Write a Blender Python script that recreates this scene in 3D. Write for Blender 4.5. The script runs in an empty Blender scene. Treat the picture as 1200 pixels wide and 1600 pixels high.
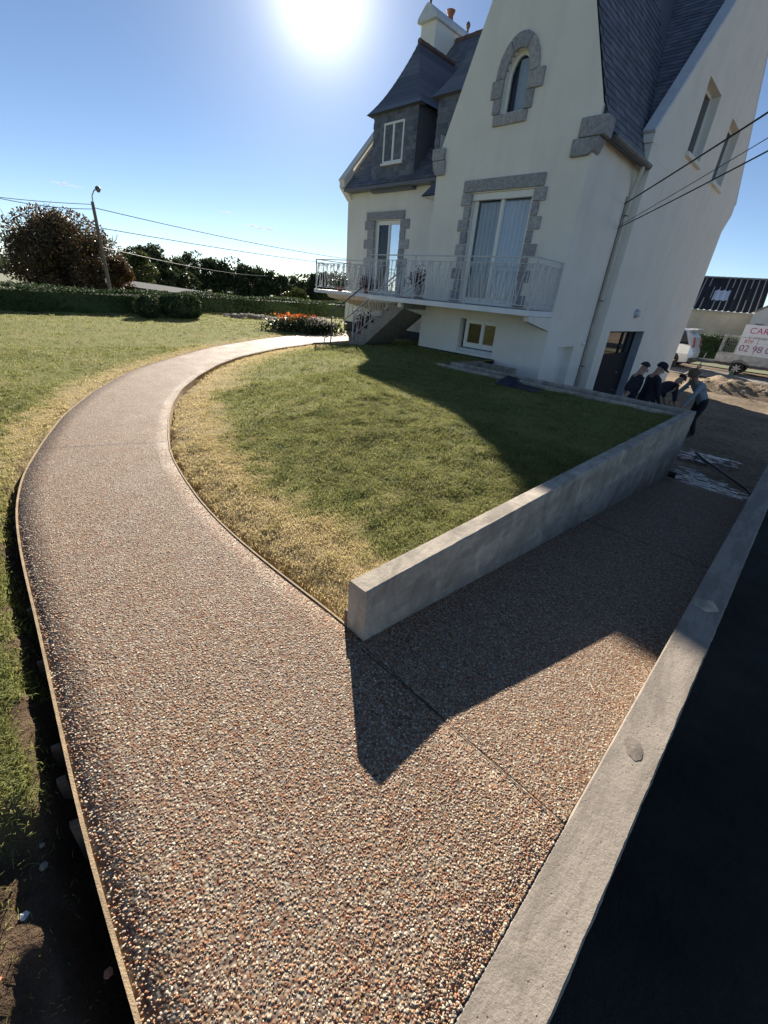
import bpy, bmesh, math, random
import numpy as np
from mathutils import Vector, Matrix, noise as mnoise
from mathutils.geometry import delaunay_2d_cdt
random.seed(7)
RNG = np.random.default_rng(7)
scene = bpy.context.scene
C = scene.collection
R = math.radians

# ------------------------------------------------------------------ camera
# x runs along the house front, y into the depth of the plot, z up; path level at the camera is 0
cam_d = bpy.data.cameras.new('camera'); cam = bpy.data.objects.new('camera', cam_d); C.objects.link(cam)
cam_d.sensor_fit = 'VERTICAL'; cam_d.sensor_height = 24.0; cam_d.lens = 656.7 / 1600 * 24.0
cam_d.clip_start = 0.05; cam_d.clip_end = 3000
rx = Vector((0.701869, 0.708048, 0.077771)); uy = Vector((-0.379346, 0.279142, 0.882143)); fw = Vector((-0.60289, 0.648651, -0.464516))
cam.matrix_world = Matrix(((rx.x, uy.x, -fw.x, 0.0), (rx.y, uy.y, -fw.y, 0.0), (rx.z, uy.z, -fw.z, 1.6), (0, 0, 0, 1)))
scene.camera = cam

# ------------------------------------------------------------------ light
SUN_EL = R(22.9); SUN_AZ = math.atan2(-0.7327, 0.5688) - R(0.8)
sdir = Vector((math.sin(SUN_AZ) * math.cos(SUN_EL), math.cos(SUN_AZ) * math.cos(SUN_EL), math.sin(SUN_EL)))
world = bpy.data.worlds.new('World'); scene.world = world; world.use_nodes = True
wn = world.node_tree.nodes; wl = world.node_tree.links; wn.clear()
sky = wn.new('ShaderNodeTexSky'); sky.sky_type = 'NISHITA'; sky.sun_disc = False
sky.sun_elevation = SUN_EL; sky.sun_rotation = SUN_AZ; sky.altitude = 60
sky.air_density = 0.62; sky.dust_density = 0.02; sky.ozone_density = 1.6
bg = wn.new('ShaderNodeBackground'); bg.inputs['Strength'].default_value = 0.05
wo = wn.new('ShaderNodeOutputWorld'); wl.new(sky.outputs[0], bg.inputs[0])
# the bright sun and its narrow aureole stand in the frame
tc = wn.new('ShaderNodeTexCoord'); dt = wn.new('ShaderNodeVectorMath'); dt.operation = 'DOT_PRODUCT'; dt.inputs[1].default_value = sdir; wl.new(tc.outputs['Generated'], dt.inputs[0])
def lobe(power, gain):
    p = wn.new('ShaderNodeMath'); p.operation = 'POWER'; p.use_clamp = True; p.inputs[1].default_value = power; wl.new(dt.outputs['Value'], p.inputs[0])
    g = wn.new('ShaderNodeMath'); g.operation = 'MULTIPLY'; g.inputs[1].default_value = gain; wl.new(p.outputs[0], g.inputs[0]); return g.outputs[0]
sm = wn.new('ShaderNodeMath'); sm.operation = 'ADD'; sm2 = wn.new('ShaderNodeMath'); sm2.operation = 'ADD'; wl.new(lobe(4000, 5.0), sm2.inputs[0]); wl.new(lobe(420, 0.42), sm2.inputs[1]); wl.new(sm2.outputs[0], sm.inputs[0]); wl.new(lobe(70, 0.13), sm.inputs[1])
au = wn.new('ShaderNodeBackground'); au.inputs['Color'].default_value = (1.0, 0.96, 0.9, 1); wl.new(sm.outputs[0], au.inputs['Strength'])
ad = wn.new('ShaderNodeAddShader'); wl.new(bg.outputs[0], ad.inputs[0]); wl.new(au.outputs[0], ad.inputs[1]); wl.new(ad.outputs[0], wo.inputs[0])
sun_d = bpy.data.lights.new('sun', 'SUN'); sun_d.energy = 5.0; sun_d.angle = R(0.55); sun_d.color = (1.0, 0.91, 0.79)
sun = bpy.data.objects.new('sun', sun_d); C.objects.link(sun)
sun.rotation_euler = sdir.to_track_quat('Z', 'Y').to_euler(); sun.location = (-20, 15, 20)
scene.view_settings.view_transform = 'Standard'; scene.view_settings.look = 'None'
scene.view_settings.exposure = 1.32; scene.view_settings.gamma = 1.0
scene.view_settings.use_curve_mapping = False

# ------------------------------------------------------------------ materials
MATS = {}
class NT:
    """small wrapper for building node materials"""
    def __init__(s, name):
        m = bpy.data.materials.new(name); m.use_nodes = True; s.m = m; s.t = m.node_tree
        s.t.nodes.clear(); s.out = s.n('OutputMaterial'); MATS[name] = m
        s.b = s.n('BsdfPrincipled'); s.l(s.b.outputs[0], s.out.inputs[0]); s._tc = None
    def n(s, kind, **kw):
        nd = s.t.nodes.new('ShaderNode' + kind)
        for k, v in kw.items(): setattr(nd, k, v)
        return nd
    def l(s, a, b): s.t.links.new(a, b)
    def co(s):
        if s._tc is None: s._tc = s.n('TexCoord').outputs['Object']
        return s._tc
    def noise(s, scale, detail=4, rough=0.6, co=None, dist=0.0):
        nd = s.n('TexNoise'); nd.inputs['Scale'].default_value = scale; nd.inputs['Detail'].default_value = detail
        nd.inputs['Roughness'].default_value = rough; nd.inputs['Distortion'].default_value = dist
        s.l(co or s.co(), nd.inputs['Vector']); return nd.outputs['Fac']
    def ramp(s, fac, stops, interp='LINEAR'):
        nd = s.n('ValToRGB'); cr = nd.color_ramp; cr.interpolation = interp
        while len(cr.elements) < len(stops): cr.elements.new(0.5)
        for e, (p, c) in zip(cr.elements, stops):
            e.position = p; e.color = (c, c, c, 1) if isinstance(c, (int, float)) else (*c, 1)
        s.l(fac, nd.inputs[0]); return nd.outputs[0]
    def mix(s, fac, a, b, mode='MIX'):
        nd = s.n('Mix', data_type='RGBA', blend_type=mode)
        for q, sock, v in ((0, nd.inputs[0], fac), (1, nd.inputs[6], a), (1, nd.inputs[7], b)):
            if hasattr(v, 'links'): s.l(v, sock)
            elif isinstance(v, (int, float)): sock.default_value = (v, v, v, 1) if q else v
            else: sock.default_value = (*v, 1)
        return nd.outputs[2]
    def math(s, op, a, b=0.0):
        nd = s.n('Math', operation=op)
        for sock, v in ((nd.inputs[0], a), (nd.inputs[1], b)):
            if hasattr(v, 'links'): s.l(v, sock)
            else: sock.default_value = v
        return nd.outputs[0]
    def attr(s, name):
        nd = s.n('Attribute'); nd.attribute_name = name; return nd.outputs['Fac']
    def bump(s, h, strength=0.3, dist=0.01):
        nd = s.n('Bump'); nd.inputs['Strength'].default_value = strength; nd.inputs['Distance'].default_value = dist
        s.l(h, nd.inputs['Height']); s.l(nd.outputs[0], s.b.inputs['Normal'])
    def set(s, col=None, rough=None, metal=None, spec=None):
        for key, v in (('Base Color', col), ('Roughness', rough), ('Metallic', metal), ('Specular IOR Level', spec)):
            if v is None: continue
            if hasattr(v, 'links'): s.l(v, s.b.inputs[key])
            elif isinstance(v, (int, float)): s.b.inputs[key].default_value = v
            else: s.b.inputs[key].default_value = (*v, 1)
        return s

def flat(name, col, rough=0.6, metal=0.0, var=0.25, scale=6.0, bump=0.0, spec=0.5):
    s = NT(name); f = s.noise(scale, 5)
    c = s.mix(s.ramp(f, [(0.3, 0.0), (0.7, 1.0)]), [x * (1 - var) for x in col], [min(1, x * (1 + var)) for x in col])
    s.set(c, rough, metal, spec)
    if bump: s.bump(s.noise(scale * 12, 4), bump, 0.01)
    return s

# render / plaster: cream, fine grain, faint weather streaks
s = NT('plaster'); f1 = s.noise(1.1, 4); f2 = s.noise(120, 2)
mp = s.n('Mapping'); mp.inputs['Scale'].default_value = (3.0, 3.0, 0.25); s.l(s.co(), mp.inputs[0]); f3 = s.noise(1.0, 5, co=mp.outputs[0])
c = s.mix(s.ramp(f1, [(0.35, 0.0), (0.7, 1.0)]), (0.80, 0.765, 0.68), (0.87, 0.835, 0.755))
c = s.mix(s.ramp(f3, [(0.5, 0.0), (0.8, 0.3)]), c, (0.56, 0.54, 0.49))
c = s.mix(s.ramp(f2, [(0.3, 0.12), (0.7, 0.0)]), c, (0.45, 0.43, 0.38))
s.set(c, 0.92, spec=0.2); s.bump(s.noise(75, 4, 0.7), 0.5, 0.01)
# granite
s = NT('granite'); f1 = s.noise(5, 4); f2 = s.noise(70, 3, 0.8)
c = s.ramp(f2, [(0.3, (0.30, 0.305, 0.32)), (0.5, (0.54, 0.545, 0.56)), (0.7, (0.74, 0.74, 0.75))])
c = s.mix(s.ramp(f1, [(0.35, 0.0), (0.75, 0.5)]), c, (0.46, 0.46, 0.48)); c = s.mix(s.ramp(s.noise(16, 4, 0.75), [(0.4, 0.55), (0.62, 0.0)]), c, (0.2, 0.2, 0.215)); c = s.mix(1.0, c, s.ramp(s.attr('rnd'), [(0.0, (0.78, 0.78, 0.8)), (1.0, (1.12, 1.1, 1.05))]), 'MULTIPLY')
s.set(c, 0.85, spec=0.3); s.bump(s.noise(32, 5, 0.75), 1.0, 0.035)
# slate, tone varies from piece to piece
s = NT('slate'); f = s.attr('rnd'); f2 = s.noise(9, 4)
c = s.ramp(f, [(0.0, (0.085, 0.095, 0.12)), (0.5, (0.125, 0.138, 0.17)), (1.0, (0.18, 0.19, 0.22))])
c = s.mix(s.ramp(f2, [(0.45, 0.0), (0.8, 0.5)]), c, (0.12, 0.118, 0.11))
s.set(c, 0.52, spec=0.4); s.bump(s.noise(30, 4), 0.35, 0.01)
# concrete
def concrete(name, base, streak=False):
    s = NT(name); f1 = s.noise(1.7, 5, 0.65); f2 = s.noise(9, 5, 0.7); f3 = s.noise(110, 3, 0.8)
    c = s.mix(s.ramp(f1, [(0.32, 0.0), (0.68, 1.0)]), [x * 0.72 for x in base], [x * 1.12 for x in base])
    c = s.mix(s.ramp(f2, [(0.4, 0.0), (0.75, 0.55)]), c, [x * 1.3 for x in base])
    c = s.mix(s.ramp(f3, [(0.35, 0.35), (0.6, 0.0)]), c, [x * 0.45 for x in base])
    v = s.n('TexVoronoi'); v.inputs['Scale'].default_value = 30.0; s.l(s.co(), v.inputs['Vector'])
    hole = s.ramp(v.outputs['Distance'], [(0.07, 1.0), (0.11, 0.0)])
    c = s.mix(s.math('MULTIPLY', hole, 0.75), c, [x * 0.2 for x in base])
    mp0 = s.n('Mapping'); mp0.inputs['Scale'].default_value = (5.0, 0.9, 3.0); s.l(s.co(), mp0.inputs[0])
    f5 = s.noise(1.6, 6, 0.7, co=mp0.outputs[0], dist=0.5); c = s.mix(s.ramp(f5, [(0.46, 0.0), (0.56, 0.75)]), c, [x * 0.62 for x in base])
    if streak:
        mp = s.n('Mapping'); mp.inputs['Scale'].default_value = (1.7, 1.7, 0.9); mp.inputs['Rotation'].default_value = (0.7, 0, 0); s.l(s.co(), mp.inputs[0])
        f4 = s.noise(2.6, 6, 0.7, co=mp.outputs[0], dist=0.6)
        c = s.mix(s.ramp(f4, [(0.54, 0.0), (0.68, 0.6)]), c, [min(1, x * 1.45) for x in base])
        c = s.mix(s.ramp(f4, [(0.34, 0.6), (0.5, 0.0)]), c, [x * 0.4 for x in base])
    s.set(c, 0.9, spec=0.25)
    h = s.math('SUBTRACT', s.noise(60, 5, 0.75), hole); s.bump(h, 0.45, 0.008)
concrete('concrete', (0.345, 0.298, 0.245)); concrete('concrete_form', (0.46, 0.405, 0.33), True); concrete('concrete_dark', (0.24, 0.205, 0.17), True)
# washed aggregate
PEB = [(0.0, (0.07, 0.04, 0.025)), (0.12, (0.20, 0.07, 0.03)), (0.26, (0.31, 0.13, 0.055)), (0.40, (0.36, 0.21, 0.10)), (0.52, (0.21, 0.165, 0.13)), (0.64, (0.39, 0.285, 0.16)), (0.78, (0.30, 0.25, 0.20)), (0.92, (0.50, 0.42, 0.30)), (1.0, (0.62, 0.55, 0.43))]
PEB = [(p, tuple(v * 0.86 for v in q)) for p, q in PEB]
s = NT('gravel')
wob = s.n('TexNoise'); wob.inputs['Scale'].default_value = 60; s.l(s.co(), wob.inputs['Vector'])
wv = s.n('VectorMath', operation='SCALE'); s.l(wob.outputs['Color'], wv.inputs[0]); wv.inputs['Scale'].default_value = 0.006
av = s.n('VectorMath', operation='ADD'); s.l(s.co(), av.inputs[0]); s.l(wv.outputs[0], av.inputs[1])
v = s.n('TexVoronoi'); v.inputs['Scale'].default_value = 105; s.l(av.outputs[0], v.inputs['Vector'])
sp = s.n('SeparateColor'); s.l(v.outputs['Color'], sp.inputs[0])
c = s.ramp(sp.outputs[0], PEB)
c = s.mix(s.ramp(v.outputs['Distance'], [(0.42, 0.0), (0.72, 0.75)]), c, (0.12, 0.09, 0.068))
c = s.mix(s.ramp(s.noise(2.3, 5), [(0.35, 0.0), (0.7, 0.28)]), c, (0.2, 0.17, 0.145))
s.set(c, s.ramp(s.noise(3.0, 4), [(0.3, 0.7), (0.7, 0.85)]), spec=0.25)
s.bump(s.ramp(v.outputs['Distance'], [(0.0, 1.0), (0.8, 0.0)]), 0.55, 0.005)
s = NT('pebble'); c = s.ramp(s.attr('rnd'), [(p, [min(0.8, v * 1.4) for v in q]) for p, q in PEB]); c = s.mix(s.ramp(s.noise(140, 2), [(0.35, 0.35), (0.65, 0.0)]), c, (0.2, 0.15, 0.11))
s.set(c, 0.62, spec=0.4)
# lawn soil, soil, mud
s = NT('lawn'); f1 = s.noise(1.3, 5); f2 = s.noise(25, 5, 0.75); f3 = s.noise(5, 5, 0.7)
c = s.mix(s.ramp(f1, [(0.35, 0.0), (0.65, 1.0)]), (0.165, 0.19, 0.055), (0.26, 0.25, 0.09))
c = s.mix(s.ramp(f3, [(0.4, 0.0), (0.72, 0.5)]), c, (0.28, 0.25, 0.11))
c = s.mix(s.attr('dry'), c, (0.48, 0.37, 0.20))
c = s.mix(s.ramp(f2, [(0.33, 0.55), (0.5, 0.0)]), c, (0.10, 0.095, 0.045))
c = s.mix(s.attr('bare'), c, s.mix(s.ramp(f3, [(0.3, 0.0), (0.7, 1.0)]), (0.085, 0.058, 0.038), (0.17, 0.115, 0.075)))
s.set(c, 1.0, spec=0.1); s.bump(f2, 1.0, 0.05)
s = NT('soil'); f1 = s.noise(0.9, 6, 0.65); f2 = s.noise(16, 6, 0.8)
c = s.mix(s.ramp(f1, [(0.35, 0.0), (0.65, 1.0)]), (0.16, 0.115, 0.075), (0.30, 0.225, 0.15))
c = s.mix(s.ramp(f2, [(0.35, 0.75), (0.6, 0.0)]), c, (0.07, 0.05, 0.035))
s.set(c, 1.0, spec=0.1); s.bump(f2, 1.0, 0.06)
s = NT('yard_soil'); f1 = s.noise(0.5, 6, 0.65); f2 = s.noise(9, 6, 0.8)
c = s.mix(s.ramp(f1, [(0.35, 0.0), (0.65, 1.0)]), (0.22, 0.17, 0.115), (0.40, 0.315, 0.22))
c = s.mix(s.ramp(f2, [(0.35, 0.8), (0.55, 0.0)]), c, (0.06, 0.045, 0.032))
# dark soil along the right-hand wall with the shade there painted in, pale dry soil beyond
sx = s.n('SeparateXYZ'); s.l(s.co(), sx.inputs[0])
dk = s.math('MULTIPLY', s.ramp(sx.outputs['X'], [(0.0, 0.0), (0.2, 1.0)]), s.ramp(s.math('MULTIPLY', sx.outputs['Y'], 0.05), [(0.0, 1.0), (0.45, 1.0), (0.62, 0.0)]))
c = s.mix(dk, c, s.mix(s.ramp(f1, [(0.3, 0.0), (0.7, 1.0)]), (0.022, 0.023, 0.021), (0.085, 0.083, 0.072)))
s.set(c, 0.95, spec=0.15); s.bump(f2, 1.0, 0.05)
s = NT('slurry'); f1 = s.noise(6, 6, 0.75, dist=0.8); f2 = s.noise(30, 4)
c = s.mix(s.ramp(f1, [(0.42, 0.0), (0.55, 1.0)]), (0.06, 0.06, 0.06), (0.36, 0.37, 0.38))
s.set(c, s.ramp(f1, [(0.4, 0.06), (0.6, 0.16)]), spec=0.9); s.bump(f1, 0.8, 0.03)
flat('field', (0.10, 0.115, 0.045), 1.0, var=0.4, scale=0.05)
flat('road', (0.22, 0.20, 0.175), 0.95, var=0.25, scale=1.5, bump=0.4)
def leafmat(name, stops, rough=0.5, trans=0.25):
    s = NT(name); c = s.ramp(s.attr('rnd'), stops); s.set(c, rough, spec=0.35)
    tr = s.n('BsdfTranslucent'); s.l(c, tr.inputs[0]); mx = s.n('MixShader'); mx.inputs[0].default_value = trans
    s.l(s.b.outputs[0], mx.inputs[1]); s.l(tr.outputs[0], mx.inputs[2]); s.l(mx.outputs[0], s.out.inputs[0])
leafmat('grass_blade', [(0.0, (0.15, 0.18, 0.045)), (0.3, (0.29, 0.30, 0.09)), (0.5, (0.44, 0.40, 0.15)), (0.7, (0.58, 0.48, 0.23)), (1.0, (0.72, 0.58, 0.34))], 0.65, 0.48)
leafmat('hedge_leaf', [(0.0, (0.022, 0.042, 0.016)), (0.6, (0.045, 0.078, 0.026)), (1.0, (0.085, 0.125, 0.04))], 0.75, 0.2)
leafmat('beech_leaf', [(0.0, (0.04, 0.045, 0.025)), (0.4, (0.075, 0.06, 0.032)), (0.7, (0.15, 0.08, 0.038)), (1.0, (0.17, 0.13, 0.05))], 0.5, 0.3)
leafmat('rust_leaf', [(0.0, (0.03, 0.03, 0.014)), (0.5, (0.11, 0.055, 0.02)), (1.0, (0.16, 0.09, 0.03))], 0.5, 0.3)
leafmat('oak_leaf', [(0.0, (0.035, 0.05, 0.024)), (0.6, (0.06, 0.082, 0.035)), (1.0, (0.11, 0.12, 0.05))], 0.5, 0.25)
leafmat('light_leaf', [(0.0, (0.03, 0.045, 0.012)), (0.6, (0.075, 0.095, 0.025)), (1.0, (0.13, 0.13, 0.04))], 0.5, 0.3)
leafmat('flower_orange', [(0.0, (0.45, 0.08, 0.02)), (0.6, (0.65, 0.17, 0.03)), (1.0, (0.7, 0.3, 0.06))], 0.6, 0.3)
leafmat('flower_pale', [(0.0, (0.35, 0.25, 0.32)), (1.0, (0.6, 0.55, 0.55))], 0.6, 0.3)
leafmat('plant_red', [(0.0, (0.10, 0.02, 0.015)), (0.5, (0.22, 0.05, 0.03)), (1.0, (0.08, 0.08, 0.03))], 0.6, 0.2)
flat('bark', (0.09, 0.07, 0.055), 0.95, var=0.4, scale=8, bump=0.6)
flat('white_paint', (0.78, 0.78, 0.76), 0.45, var=0.05, scale=3)
flat('rail_paint', (0.52, 0.53, 0.55), 0.5, var=0.12, scale=9)
flat('pvc', (0.80, 0.79, 0.75), 0.35, var=0.03)
flat('coping_white', (0.62, 0.64, 0.66), 0.6, var=0.1, scale=4, bump=0.15)
flat('slab_white', (0.76, 0.77, 0.78), 0.6, var=0.08, scale=4)
flat('zinc', (0.11, 0.12, 0.135), 0.5, 0.4, var=0.2)
flat('pipe_cream', (0.66, 0.63, 0.56), 0.5, var=0.08)
flat('plinth', (0.045, 0.048, 0.055), 0.8, var=0.3, scale=5, bump=0.3)
flat('stair_stone', (0.26, 0.235, 0.2), 0.85, var=0.25, scale=7, bump=0.3)
flat('dark_room', (0.05, 0.05, 0.055), 0.9, var=0.2)
flat('room_wall', (0.34, 0.32, 0.28), 0.9, var=0.1)
flat('dark_door', (0.012, 0.014, 0.019), 0.7, var=0.2, spec=0.15)
flat('reveal_grey', (0.30, 0.32, 0.36), 0.6, var=0.1)
flat('wood_form', (0.36, 0.265, 0.155), 0.85, var=0.3, scale=14, bump=0.4)
flat('wood_old', (0.16, 0.115, 0.08), 0.9, var=0.35, scale=10, bump=0.5)
flat('terracotta', (0.33, 0.13, 0.07), 0.8, var=0.2, scale=8)
flat('pot_stone', (0.34, 0.28, 0.23), 0.85, var=0.2, scale=8)
flat('black_plastic', (0.018, 0.018, 0.02), 0.5, var=0.2)
flat('cable', (0.012, 0.012, 0.014), 0.6, var=0.1)
flat('rubber', (0.022, 0.022, 0.023), 0.85, var=0.2, scale=20)
flat('alloy', (0.45, 0.46, 0.48), 0.35, 0.8, var=0.1)
flat('galvanised', (0.34, 0.35, 0.355), 0.5, 0.55, var=0.3, scale=5)
flat('car_paint', (0.60, 0.63, 0.66), 0.25, 0.3, var=0.03)
flat('car_trim', (0.02, 0.021, 0.023), 0.5)
flat('red_lens', (0.28, 0.05, 0.04), 0.2)
flat('pole_wood', (0.12, 0.105, 0.09), 0.9, var=0.3, scale=6, bump=0.4)
s = NT('corrugated'); c = s.ramp(s.attr('rnd'), [(0.0, (0.026, 0.027, 0.029)), (0.8, (0.04, 0.041, 0.043)), (1.0, (0.34, 0.34, 0.33))]); s.set(c, 0.8, spec=0.2)
flat('corrugated_clear', (0.62, 0.66, 0.70), 0.35, var=0.1)
flat('barn_wall', (0.52, 0.48, 0.38), 0.95, var=0.12, scale=1.2, bump=0.2)
flat('shed_wall', (0.66, 0.65, 0.62), 0.9, var=0.08, scale=1.5)
flat('shed_roof', (0.10, 0.105, 0.112), 0.95, var=0.2, spec=0.08)
flat('stone', (0.30, 0.26, 0.22), 0.9, var=0.35, scale=9, bump=0.5)
flat('skin', (0.36, 0.21, 0.15), 0.55, var=0.1, scale=12)
flat('navy', (0.010, 0.013, 0.026), 0.9, var=0.3, scale=14)
flat('dark_trousers', (0.012, 0.013, 0.019), 0.9, var=0.3, scale=14)
flat('grey_sweater', (0.26, 0.30, 0.34), 0.95, var=0.15, scale=14, bump=0.3)
flat('hair', (0.02, 0.015, 0.012), 0.7, var=0.3, scale=30)
flat('hat_felt', (0.13, 0.085, 0.05), 0.9, var=0.15)
flat('boot', (0.03, 0.022, 0.018), 0.7)
flat('tarp', (0.012, 0.014, 0.03), 0.55, var=0.4, scale=9)
flat('sign_white', (0.75, 0.75, 0.76), 0.5, var=0.03)
flat('print_magenta', (0.50, 0.02, 0.19), 0.6, var=0.05)
flat('print_purple', (0.22, 0.03, 0.20), 0.6, var=0.05)
flat('print_grey', (0.22, 0.22, 0.24), 0.6, var=0.05)
flat('print_red', (0.55, 0.03, 0.05), 0.6, var=0.05)
flat('green_can', (0.03, 0.10, 0.09), 0.4)
flat('ridge_tile', (0.16, 0.105, 0.085), 0.8, var=0.3, scale=9)
flat('curtain', (0.62, 0.66, 0.72), 0.9, var=0.06, scale=2)
flat('lamp_glass', (0.55, 0.57, 0.60), 0.2)
s = NT('glass')
gl = s.n('BsdfGlossy'); gl.inputs['Roughness'].default_value = 0.015; gl.inputs['Color'].default_value = (0.9, 0.95, 1, 1)
tp = s.n('BsdfTransparent'); tp.inputs[0].default_value = (0.86, 0.90, 0.92, 1); fr = s.n('Fresnel'); fr.inputs[0].default_value = 1.6
mx = s.n('MixShader'); s.l(fr.outputs[0], mx.inputs[0]); s.l(tp.outputs[0], mx.inputs[1]); s.l(gl.outputs[0], mx.inputs[2]); s.l(mx.outputs[0], s.out.inputs[0])
s = NT('dark_glass'); s.set((0.012, 0.014, 0.018), 0.04, spec=0.9)

# ------------------------------------------------------------------ helpers
def tag(o, label=None, cat=None, group=None, kind=None):
    for k, v in (('label', label), ('category', cat), ('group', group), ('kind', kind)):
        if v: o[k] = v
    return o
def link(name, me, mat=None, parent=None, smooth=False):
    o = bpy.data.objects.new(name, me); C.objects.link(o)
    if mat and not me.materials: me.materials.append(MATS[mat])
    if smooth: me.polygons.foreach_set('use_smooth', [True] * len(me.polygons))
    if parent is not None:
        o.parent = parent
        if parent.type == 'EMPTY': o.matrix_parent_inverse = INV[parent.name]
    return o
INV = {}
def thing(name, label, cat, loc=(0, 0, 0), group=None, rotz=0.0):
    """an empty at the base of a thing; parts are modelled in world space unless local=True is wanted"""
    e = bpy.data.objects.new(name, None); C.objects.link(e); e.empty_display_size = 0.2
    e.location = loc; e.rotation_euler = (0, 0, rotz)
    INV[e.name] = (Matrix.Translation(Vector(loc)) @ Matrix.Rotation(rotz, 4, 'Z')).inverted()
    return tag(e, label, cat, group)
def local_thing(*a, **k):
    e = thing(*a, **k); INV[e.name] = Matrix.Identity(4); return e
def np_mesh(name, V, F, attr=None):
    V = np.asarray(V, np.float32); F = np.asarray(F, np.int32); k = F.shape[1]
    me = bpy.data.meshes.new(name); me.vertices.add(len(V)); me.vertices.foreach_set('co', V.ravel())
    me.loops.add(F.size); me.loops.foreach_set('vertex_index', F.ravel())
    me.polygons.add(len(F)); me.polygons.foreach_set('loop_start', np.arange(0, F.size, k, dtype=np.int32))
    me.update(calc_edges=True)
    if attr is not None:
        for nm, dom, arr in attr:
            a = me.attributes.new(nm, 'FLOAT', dom); a.data.foreach_set('value', np.asarray(arr, np.float32))
    return me
class MB:
    def __init__(s): s.v = []; s.f = []; s.r = []
    def add(s, vs, fs, rnd=None):
        o = len(s.v); s.v += [tuple(p) for p in vs]; s.f += [[i + o for i in f] for f in fs]; s.r += [random.random() if rnd is None else rnd] * len(fs); return s
    def box(s, x0, x1, y0, y1, z0, z1):
        return s.add([(x0, y0, z0), (x1, y0, z0), (x1, y1, z0), (x0, y1, z0), (x0, y0, z1), (x1, y0, z1), (x1, y1, z1), (x0, y1, z1)],
                     [(0, 3, 2, 1), (4, 5, 6, 7), (0, 1, 5, 4), (1, 2, 6, 5), (2, 3, 7, 6), (3, 0, 4, 7)])
    def bar(s, a, b, w, h, up=(0, 0, 1)):
        a = Vector(a); b = Vector(b); d = (b - a).normalized(); sd = d.cross(Vector(up)); sd = sd.normalized() * w / 2 if sd.length > 1e-5 else Vector((1, 0, 0)) * w / 2
        u = sd.cross(d).normalized() * h / 2
        return s.add([a - sd - u, a + sd - u, a + sd + u, a - sd + u, b - sd - u, b + sd - u, b + sd + u, b - sd + u],
                     [(0, 1, 2, 3), (7, 6, 5, 4), (0, 4, 5, 1), (1, 5, 6, 2), (2, 6, 7, 3), (3, 7, 4, 0)])
    def tube(s, pts, r, n=6, caps=True):
        pts = [Vector(p) for p in pts]; rs = r if isinstance(r, (list, tuple)) else [r] * len(pts); vs = []; prev = None
        for i, p in enumerate(pts):
            d = (pts[min(i + 1, len(pts) - 1)] - pts[max(i - 1, 0)]).normalized()
            if prev is None:
                prev = d.cross(Vector((0, 0, 1)));
                if prev.length < 1e-3: prev = d.cross(Vector((1, 0, 0)))
            prev = (prev - d * prev.dot(d)).normalized(); q = d.cross(prev)
            for k in range(n):
                a = 2 * math.pi * k / n; vs.append(p + (prev * math.cos(a) + q * math.sin(a)) * rs[i])
        fs = [(i * n + k, i * n + (k + 1) % n, (i + 1) * n + (k + 1) % n, (i + 1) * n + k) for i in range(len(pts) - 1) for k in range(n)]
        if caps: fs += [tuple(reversed(range(n))), tuple(range((len(pts) - 1) * n, len(pts) * n))]
        return s.add(vs, fs)
    def lathe(s, prof, c=(0, 0, 0), n=14, axis='z'):
        c = Vector(c); vs = []
        for r, h in prof:
            for k in range(n):
                a = 2 * math.pi * k / n; p = (r * math.cos(a), r * math.sin(a), h)
                p = {'z': p, 'y': (p[0], p[2], p[1]), 'x': (p[2], p[0], p[1])}[axis]; vs.append(c + Vector(p))
        fs = [(i * n + k, i * n + (k + 1) % n, (i + 1) * n + (k + 1) % n, (i + 1) * n + k) for i in range(len(prof) - 1) for k in range(n)]
        fs += [tuple(reversed(range(n))), tuple(range((len(prof) - 1) * n, len(prof) * n))]
        return s.add(vs, fs)
    def prism(s, poly, ext):
        ext = Vector(ext); n = len(poly); p = [Vector(q) for q in poly]
        return s.add(p + [q + ext for q in p], [tuple(reversed(range(n))), tuple(range(n, 2 * n))] + [(i, (i + 1) % n, n + (i + 1) % n, n + i) for i in range(n)])
    def mesh(s, name, mat=None, fix=True):
        me = bpy.data.meshes.new(name); me.from_pydata(s.v, [], s.f); me.update()
        if fix:
            bm = bmesh.new(); bm.from_mesh(me); bmesh.ops.recalc_face_normals(bm, faces=bm.faces); bm.to_mesh(me); bm.free()
        a = me.attributes.new('rnd', 'FLOAT', 'FACE')
        if len(s.r) == len(me.polygons): a.data.foreach_set('value', s.r)
        if mat: me.materials.append(MATS[mat])
        return me
    def build(s, name, mat, parent=None, smooth=False, bevel=0.0, seg=2, fix=True):
        o = link(name, s.mesh(name, mat, fix), None, parent, smooth)
        if bevel:
            m = o.modifiers.new('bevel', 'BEVEL'); m.width = bevel; m.segments = seg; m.limit_method = 'ANGLE'
        return o
def one(name, mb, mat, label, cat, group=None, **k):
    return tag(mb.build(name, mat, None, **k), label, cat, group)
def struct(name, mb, mat, **k):
    return tag(mb.build(name, mat, None, **k), kind='structure')
def inpoly(p, poly):
    x, y = p; r = False; j = len(poly) - 1
    for i in range(len(poly)):
        xi, yi = poly[i]; xj, yj = poly[j]
        if (yi > y) != (yj > y) and x < (xj - xi) * (y - yi) / (yj - yi) + xi: r = not r
        j = i
    return r
def np_inpoly(P, poly):
    r = np.zeros(len(P), bool); x = P[:, 0]; y = P[:, 1]; j = len(poly) - 1
    for i in range(len(poly)):
        xi, yi = poly[i]; xj, yj = poly[j]
        if yi != yj: r ^= ((yi > y) != (yj > y)) & (x < (xj - xi) * (y - yi) / (yj - yi) + xi)
        j = i
    return r
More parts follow.
